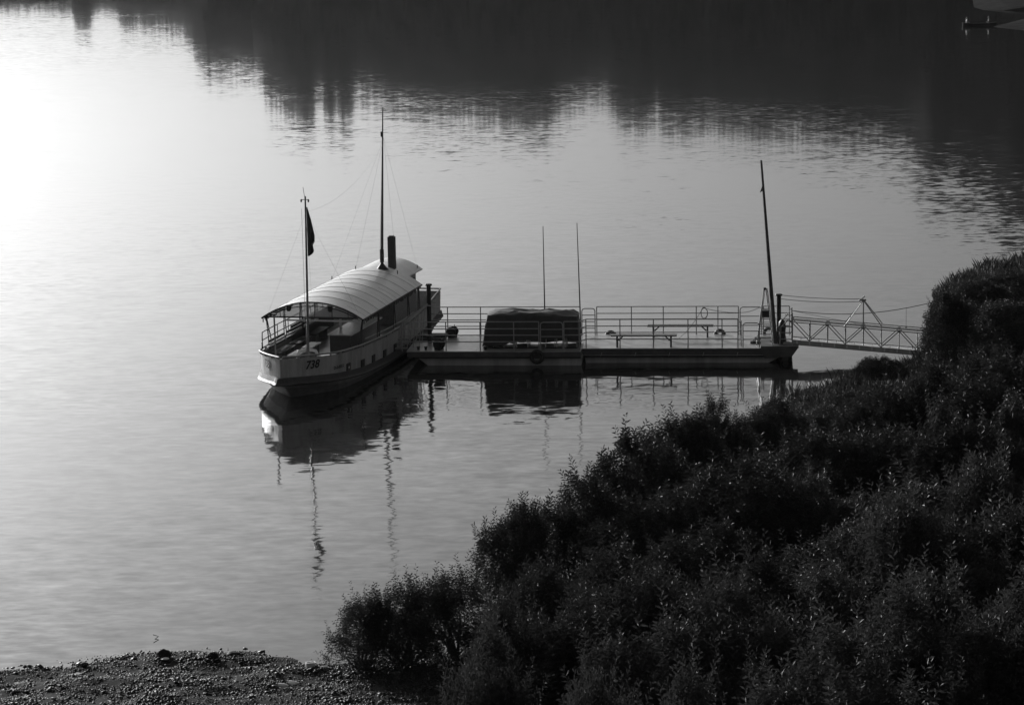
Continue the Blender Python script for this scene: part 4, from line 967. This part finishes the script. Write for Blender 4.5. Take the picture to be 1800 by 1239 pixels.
# ------------------------------------------------------------------ willow bushes
def bush_meshes(seed):
    rnd = random.Random(seed)
    lobes = []
    for k in range(9):
        a = rnd.uniform(0, 6.28); q = math.sqrt(rnd.random()) * 0.62
        lobes.append((Vector((q * math.cos(a), q * math.sin(a), rnd.uniform(0.25, 0.64 - 0.3 * q))), rnd.uniform(0.22, 0.38)))
    lobes.append((Vector((rnd.uniform(-.2, .2), rnd.uniform(-.2, .2), 0.62)), 0.30))
    for k in range(7):       # skirts of leaves down to the ground
        a = 6.28 * k / 7 + rnd.uniform(-.3, .3); q = rnd.uniform(0.5, 0.7)
        lobes.append((Vector((q * math.cos(a), q * math.sin(a), rnd.uniform(0.12, 0.22))), rnd.uniform(0.22, 0.30)))
    return lobes, rnd
def make_bush_proto(seed, W, Hh, leaf_len, leaf_w, droop, dens):
    lobes, rnd = bush_meshes(seed)
    st = MB(); nst = 0
    for (c, r_) in lobes:
        e = Vector((c.x * W, c.y * W, c.z * Hh)); b0 = Vector((rnd.uniform(-.12, .12) * W, rnd.uniform(-.12, .12) * W, -0.1))
        m1 = b0.lerp(e, 0.5) + Vector((rnd.uniform(-.1, .1), rnd.uniform(-.1, .1), 0.12 * Hh))
        st.tube([b0, m1, e], 0.035, 5, 0.015)
        for _ in range(3):       # bare twigs poking out of the leaves
            d = Vector((rnd.gauss(0, .6), rnd.gauss(0, .6), rnd.uniform(0.3, 1))).normalized()
            L_ = r_ * (W + Hh) * 0.5 + rnd.uniform(0.0, 0.35); k_ = Vector((rnd.gauss(0, .08), rnd.gauss(0, .08), 0.05))
            st.tube([e, e + d * L_ * 0.6, e + d * L_ + k_], 0.010, 4, 0.003)
    V = []; Fq = []
    shoots = []
    for (c, r_) in lobes:
        area = r_ * r_ * W * (W + Hh) * 0.5 * 12
        for _ in range(int(area * dens)):
            while True:
                d = Vector((rnd.gauss(0, 1), rnd.gauss(0, 1), rnd.gauss(0.35, 1)))
                if d.length > 0.1 and d.normalized().z > -0.55: break
            d.normalize(); k = rnd.uniform(0.55, 1.0) if rnd.random() < 0.35 else rnd.uniform(0.86, 1.06)
            p = c + d * r_ * k
            if p.z < 0.03: continue
            if k > 0.85 and any(((p - c2).length < r2 * 0.80) for c2, r2 in lobes if c2 is not c): 
                if rnd.random() < 0.7: continue
            shoots.append((Vector((p.x * W, p.y * W, p.z * Hh)), d))
    # some strong leader shoots that break the outline
    for (c, r_) in lobes:
        for _ in range(11 if c.z > 0.25 else 2):
            d = Vector((rnd.gauss(0, .45), rnd.gauss(0, .45), 1)).normalized(); p = c + d * r_ * 0.95
            shoots.append((Vector((p.x * W, p.y * W, p.z * Hh)), d * 1.001))
    for (p, d) in shoots:
        lead = d.length > 1.0005
        up = Vector((0, 0, 1)); dr = (d * rnd.uniform(0.5, 0.9) + up * rnd.uniform(0.25, 1.0) + Vector((rnd.gauss(0, .25), rnd.gauss(0, .25), 0))).normalized()
        Ls = rnd.uniform(0.22, 0.5) * (rnd.uniform(1.2, 2.2) if lead else 1.0); nl = int(rnd.uniform(10, 15) * (1.9 if lead else 1.0))
        side = dr.cross(Vector((rnd.gauss(0, 1), rnd.gauss(0, 1), rnd.gauss(0, 1)))).normalized(); oth = dr.cross(side)
        ph = rnd.random() * 6.28
        # the twig itself
        o = len(V); e = p + dr * Ls * 0.95
        V += [p + side * 0.005, p - side * 0.005, e]; Fq.append((o, o + 1, o + 2))
        for i in range(nl):
            t = (i + 0.5) / nl; a = ph + i * 2.4; out = side * math.cos(a) + oth * math.sin(a)
            q = p + dr * Ls * t
            ld = (dr * (0.30 + 0.55 * t) + out * (1.15 - 0.35 * t) - up * droop).normalized()
            ll = leaf_len * rnd.uniform(0.7, 1.15) * (1.0 - 0.35 * t ** 3); lw = leaf_w * rnd.uniform(0.8, 1.2)
            nx = ld.cross(out.cross(dr) + Vector((rnd.gauss(0, .4), rnd.gauss(0, .4), rnd.gauss(0, .4))))
            if nx.length < 1e-3: nx = ld.cross(up)
            nx = nx.normalized() * lw * 0.5
            mid = q + ld * ll * 0.45; tip = q + ld * ll - up * ll * 0.12
            o = len(V); V += [q, mid + nx, tip, mid - nx]; Fq.append((o, o + 1, o + 2, o + 3))
    me = bpy.data.meshes.new('crown'); me.from_pydata([tuple(v) for v in V], [], Fq)
    ms = bpy.data.meshes.new('stems'); ms.from_pydata(st.v, [], st.f)
    return ms, me

SPEC = {   # kind: width (radius), height, leaf length, leaf width, droop, density
    'small': (1.15, 2.2, 0.12, 0.028, 0.15, 30),
    'small2': (1.0, 2.0, 0.115, 0.028, 0.15, 32),
    'osier': (2.0, 3.6, 0.21, 0.038, 0.05, 18),
    'osier2': (2.0, 3.4, 0.20, 0.038, 0.05, 18),
    'osier3': (1.9, 3.0, 0.21, 0.040, 0.10, 19),
    'pale': (2.0, 3.0, 0.185, 0.038, 0.08, 18),
    'pale2': (2.0, 2.6, 0.185, 0.038, 0.08, 18),
    'droop': (1.9, 3.2, 0.19, 0.040, 0.75, 18),
}
PROTO = {}
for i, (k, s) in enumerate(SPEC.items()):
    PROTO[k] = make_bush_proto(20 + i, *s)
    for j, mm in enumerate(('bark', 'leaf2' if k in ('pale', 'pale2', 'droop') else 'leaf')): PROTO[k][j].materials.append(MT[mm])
brnd = random.Random(77)
def dist_for(px, ytop, h):
    """distance at which a bush of height h standing on the bank reaches up to this line of sight"""
    Y = 125.0
    while Y > 38:
        p = at_y(px, ytop, Y)
        if p.z - gh(p.x, Y) >= h and float(inland(np.array([p.x]), np.array([Y]))[0]) > 0.3: return Y
        Y -= 0.5
    return Y
def bush(kind, px, ytop, Y, rad, label, group=None):
    p = at_y(px, ytop, Y); g = gh(p.x, Y); h = max(p.z - g, 0.9); s = SPEC[kind]
    o = thing('willow_bush', label, 'bush', (p.x, Y, g - 0.05), brnd.uniform(0, 6.28), group)
    kz = h / (s[1] * 1.08); kx = rad / (s[0] * 0.95); o.scale = (kx, kx, kz)
    for nm, me in zip(('stems', 'crown'), PROTO[kind]):
        c = bpy.data.objects.new(nm, me); COL.objects.link(c); c.parent = o
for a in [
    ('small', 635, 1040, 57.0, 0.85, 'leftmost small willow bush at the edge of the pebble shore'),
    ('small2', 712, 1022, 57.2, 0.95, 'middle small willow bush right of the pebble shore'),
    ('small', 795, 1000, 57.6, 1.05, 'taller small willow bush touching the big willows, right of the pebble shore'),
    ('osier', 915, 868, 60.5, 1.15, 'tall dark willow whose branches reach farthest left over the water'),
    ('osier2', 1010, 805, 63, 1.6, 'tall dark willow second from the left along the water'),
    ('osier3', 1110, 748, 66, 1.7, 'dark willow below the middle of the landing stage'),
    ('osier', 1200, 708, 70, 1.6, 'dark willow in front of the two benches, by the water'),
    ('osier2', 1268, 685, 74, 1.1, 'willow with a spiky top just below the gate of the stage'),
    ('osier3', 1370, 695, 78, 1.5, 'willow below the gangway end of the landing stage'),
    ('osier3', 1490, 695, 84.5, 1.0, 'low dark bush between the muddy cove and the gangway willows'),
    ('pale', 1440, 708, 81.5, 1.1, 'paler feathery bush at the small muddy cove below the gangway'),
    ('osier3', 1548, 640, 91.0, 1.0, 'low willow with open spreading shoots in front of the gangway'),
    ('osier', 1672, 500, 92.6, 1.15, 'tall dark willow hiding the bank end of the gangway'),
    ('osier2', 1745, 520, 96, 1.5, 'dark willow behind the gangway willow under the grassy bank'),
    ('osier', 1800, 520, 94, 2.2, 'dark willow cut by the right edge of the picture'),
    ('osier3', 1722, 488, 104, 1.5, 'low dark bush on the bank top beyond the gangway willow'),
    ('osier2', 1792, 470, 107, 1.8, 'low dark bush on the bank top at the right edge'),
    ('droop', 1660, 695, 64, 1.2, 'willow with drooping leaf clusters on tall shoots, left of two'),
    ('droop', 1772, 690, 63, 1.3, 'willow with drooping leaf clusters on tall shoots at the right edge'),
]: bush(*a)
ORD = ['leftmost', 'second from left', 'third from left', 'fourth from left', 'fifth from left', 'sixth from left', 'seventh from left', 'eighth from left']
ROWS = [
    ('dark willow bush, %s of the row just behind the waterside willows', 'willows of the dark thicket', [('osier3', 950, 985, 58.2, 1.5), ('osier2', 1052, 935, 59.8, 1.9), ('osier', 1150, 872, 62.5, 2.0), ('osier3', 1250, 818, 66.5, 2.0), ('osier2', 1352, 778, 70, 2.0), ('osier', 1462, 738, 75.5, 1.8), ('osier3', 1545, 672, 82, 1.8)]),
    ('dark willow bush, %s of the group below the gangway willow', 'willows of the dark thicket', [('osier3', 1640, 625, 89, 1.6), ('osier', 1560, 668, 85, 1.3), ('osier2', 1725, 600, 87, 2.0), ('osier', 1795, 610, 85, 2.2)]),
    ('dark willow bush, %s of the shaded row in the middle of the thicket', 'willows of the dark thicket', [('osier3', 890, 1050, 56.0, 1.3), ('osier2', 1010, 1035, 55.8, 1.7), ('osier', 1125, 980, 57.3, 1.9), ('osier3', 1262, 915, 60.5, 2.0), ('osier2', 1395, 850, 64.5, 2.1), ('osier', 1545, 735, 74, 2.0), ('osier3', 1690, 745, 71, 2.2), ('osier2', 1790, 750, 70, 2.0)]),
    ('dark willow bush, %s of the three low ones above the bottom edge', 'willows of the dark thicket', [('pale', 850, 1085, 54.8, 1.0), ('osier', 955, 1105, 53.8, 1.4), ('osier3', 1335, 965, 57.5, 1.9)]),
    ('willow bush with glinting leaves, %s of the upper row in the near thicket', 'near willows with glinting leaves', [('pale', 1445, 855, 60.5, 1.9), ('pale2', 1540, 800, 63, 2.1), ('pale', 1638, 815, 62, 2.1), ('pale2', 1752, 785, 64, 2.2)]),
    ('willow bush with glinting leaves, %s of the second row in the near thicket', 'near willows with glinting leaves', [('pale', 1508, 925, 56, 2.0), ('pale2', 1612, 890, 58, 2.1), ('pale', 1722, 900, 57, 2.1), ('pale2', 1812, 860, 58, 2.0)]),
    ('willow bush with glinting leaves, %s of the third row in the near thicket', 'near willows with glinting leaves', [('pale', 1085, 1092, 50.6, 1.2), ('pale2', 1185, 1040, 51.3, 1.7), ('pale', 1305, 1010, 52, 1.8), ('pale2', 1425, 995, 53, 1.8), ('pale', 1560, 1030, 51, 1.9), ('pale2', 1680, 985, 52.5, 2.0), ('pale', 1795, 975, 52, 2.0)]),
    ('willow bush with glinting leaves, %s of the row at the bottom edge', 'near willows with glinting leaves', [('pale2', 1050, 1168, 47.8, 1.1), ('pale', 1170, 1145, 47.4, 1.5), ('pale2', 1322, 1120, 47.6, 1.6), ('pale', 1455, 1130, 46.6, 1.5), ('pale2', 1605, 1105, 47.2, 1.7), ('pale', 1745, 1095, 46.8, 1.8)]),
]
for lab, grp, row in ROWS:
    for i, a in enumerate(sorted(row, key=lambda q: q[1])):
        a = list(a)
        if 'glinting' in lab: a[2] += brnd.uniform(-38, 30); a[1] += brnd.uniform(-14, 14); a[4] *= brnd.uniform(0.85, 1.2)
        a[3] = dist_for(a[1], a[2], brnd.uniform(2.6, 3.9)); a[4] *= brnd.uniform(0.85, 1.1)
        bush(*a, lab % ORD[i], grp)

# grass and weeds along the bank edges
def make_grass():
    rnd = random.Random(9); V = []; Fq = []
    blades = []
    def blade(x, y, h, w, z):
        a = rnd.random() * 6.28; d = Vector((math.cos(a), math.sin(a), 0)); b = Vector((x, y, z - 0.02)); n_ = Vector((-d.y, d.x, 0)) * w
        o = len(V); V.extend([b + n_, b - n_, b + d * h * 0.2 + Vector((0, 0, h * 0.6)) - n_ * 0.6, b + d * h * 0.5 + Vector((0, 0, h))]); Fq.append((o, o + 1, o + 2, o + 3))
    XY = []
    for _ in range(90000): XY.append((rnd.uniform(8, 27), rnd.uniform(80, 124)))
    d = inland(np.array([p[0] for p in XY]), np.array([p[1] for p in XY]))
    for (x, y), q in zip(XY, d):
        if 0.1 < q < 14: blades.append((x, y, rnd.uniform(0.08, 0.30) * (1 + (noise.noise((x * .8, y * .8, 0)) > 0.1)), rnd.uniform(0.010, 0.018)))
    for _ in range(5000):
        blades.append((rnd.uniform(-3.6, 3), rnd.uniform(52, 58), rnd.uniform(0.05, 0.15), 0.008))
    zz = ground_h(np.array([q[0] for q in blades]), np.array([q[1] for q in blades]))
    for q, z in zip(blades, zz): blade(*q, float(z))
    me = bpy.data.meshes.new('bank_grass'); me.from_pydata([tuple(v) for v in V], [], Fq)
    tag(link('bank_grass', me, 'leaf'), 'short dark grass on the river bank', 'grass', kind='stuff')
make_grass()

# ------------------------------------------------------------------ thin morning haze over the river
def make_haze():
    m = bpy.data.materials.new('morning_haze'); m.use_nodes = True; n = m.node_tree.nodes; l = m.node_tree.links
    n.remove(n['Principled BSDF']); v = n.new('ShaderNodeVolumePrincipled')
    v.inputs['Color'].default_value = (0.9, 0.9, 0.9, 1); v.inputs['Density'].default_value = 0.000025; v.inputs['Anisotropy'].default_value = 0.75
    l.new(v.outputs[0], n['Material Output'].inputs['Volume'])
    o = MB().box(-1600, 1600, -260, 2600, -4.0, 75.0).build('haze', m); tag(o, kind='stuff', label='thin pale haze hanging over the whole river', cat='haze')
make_haze()
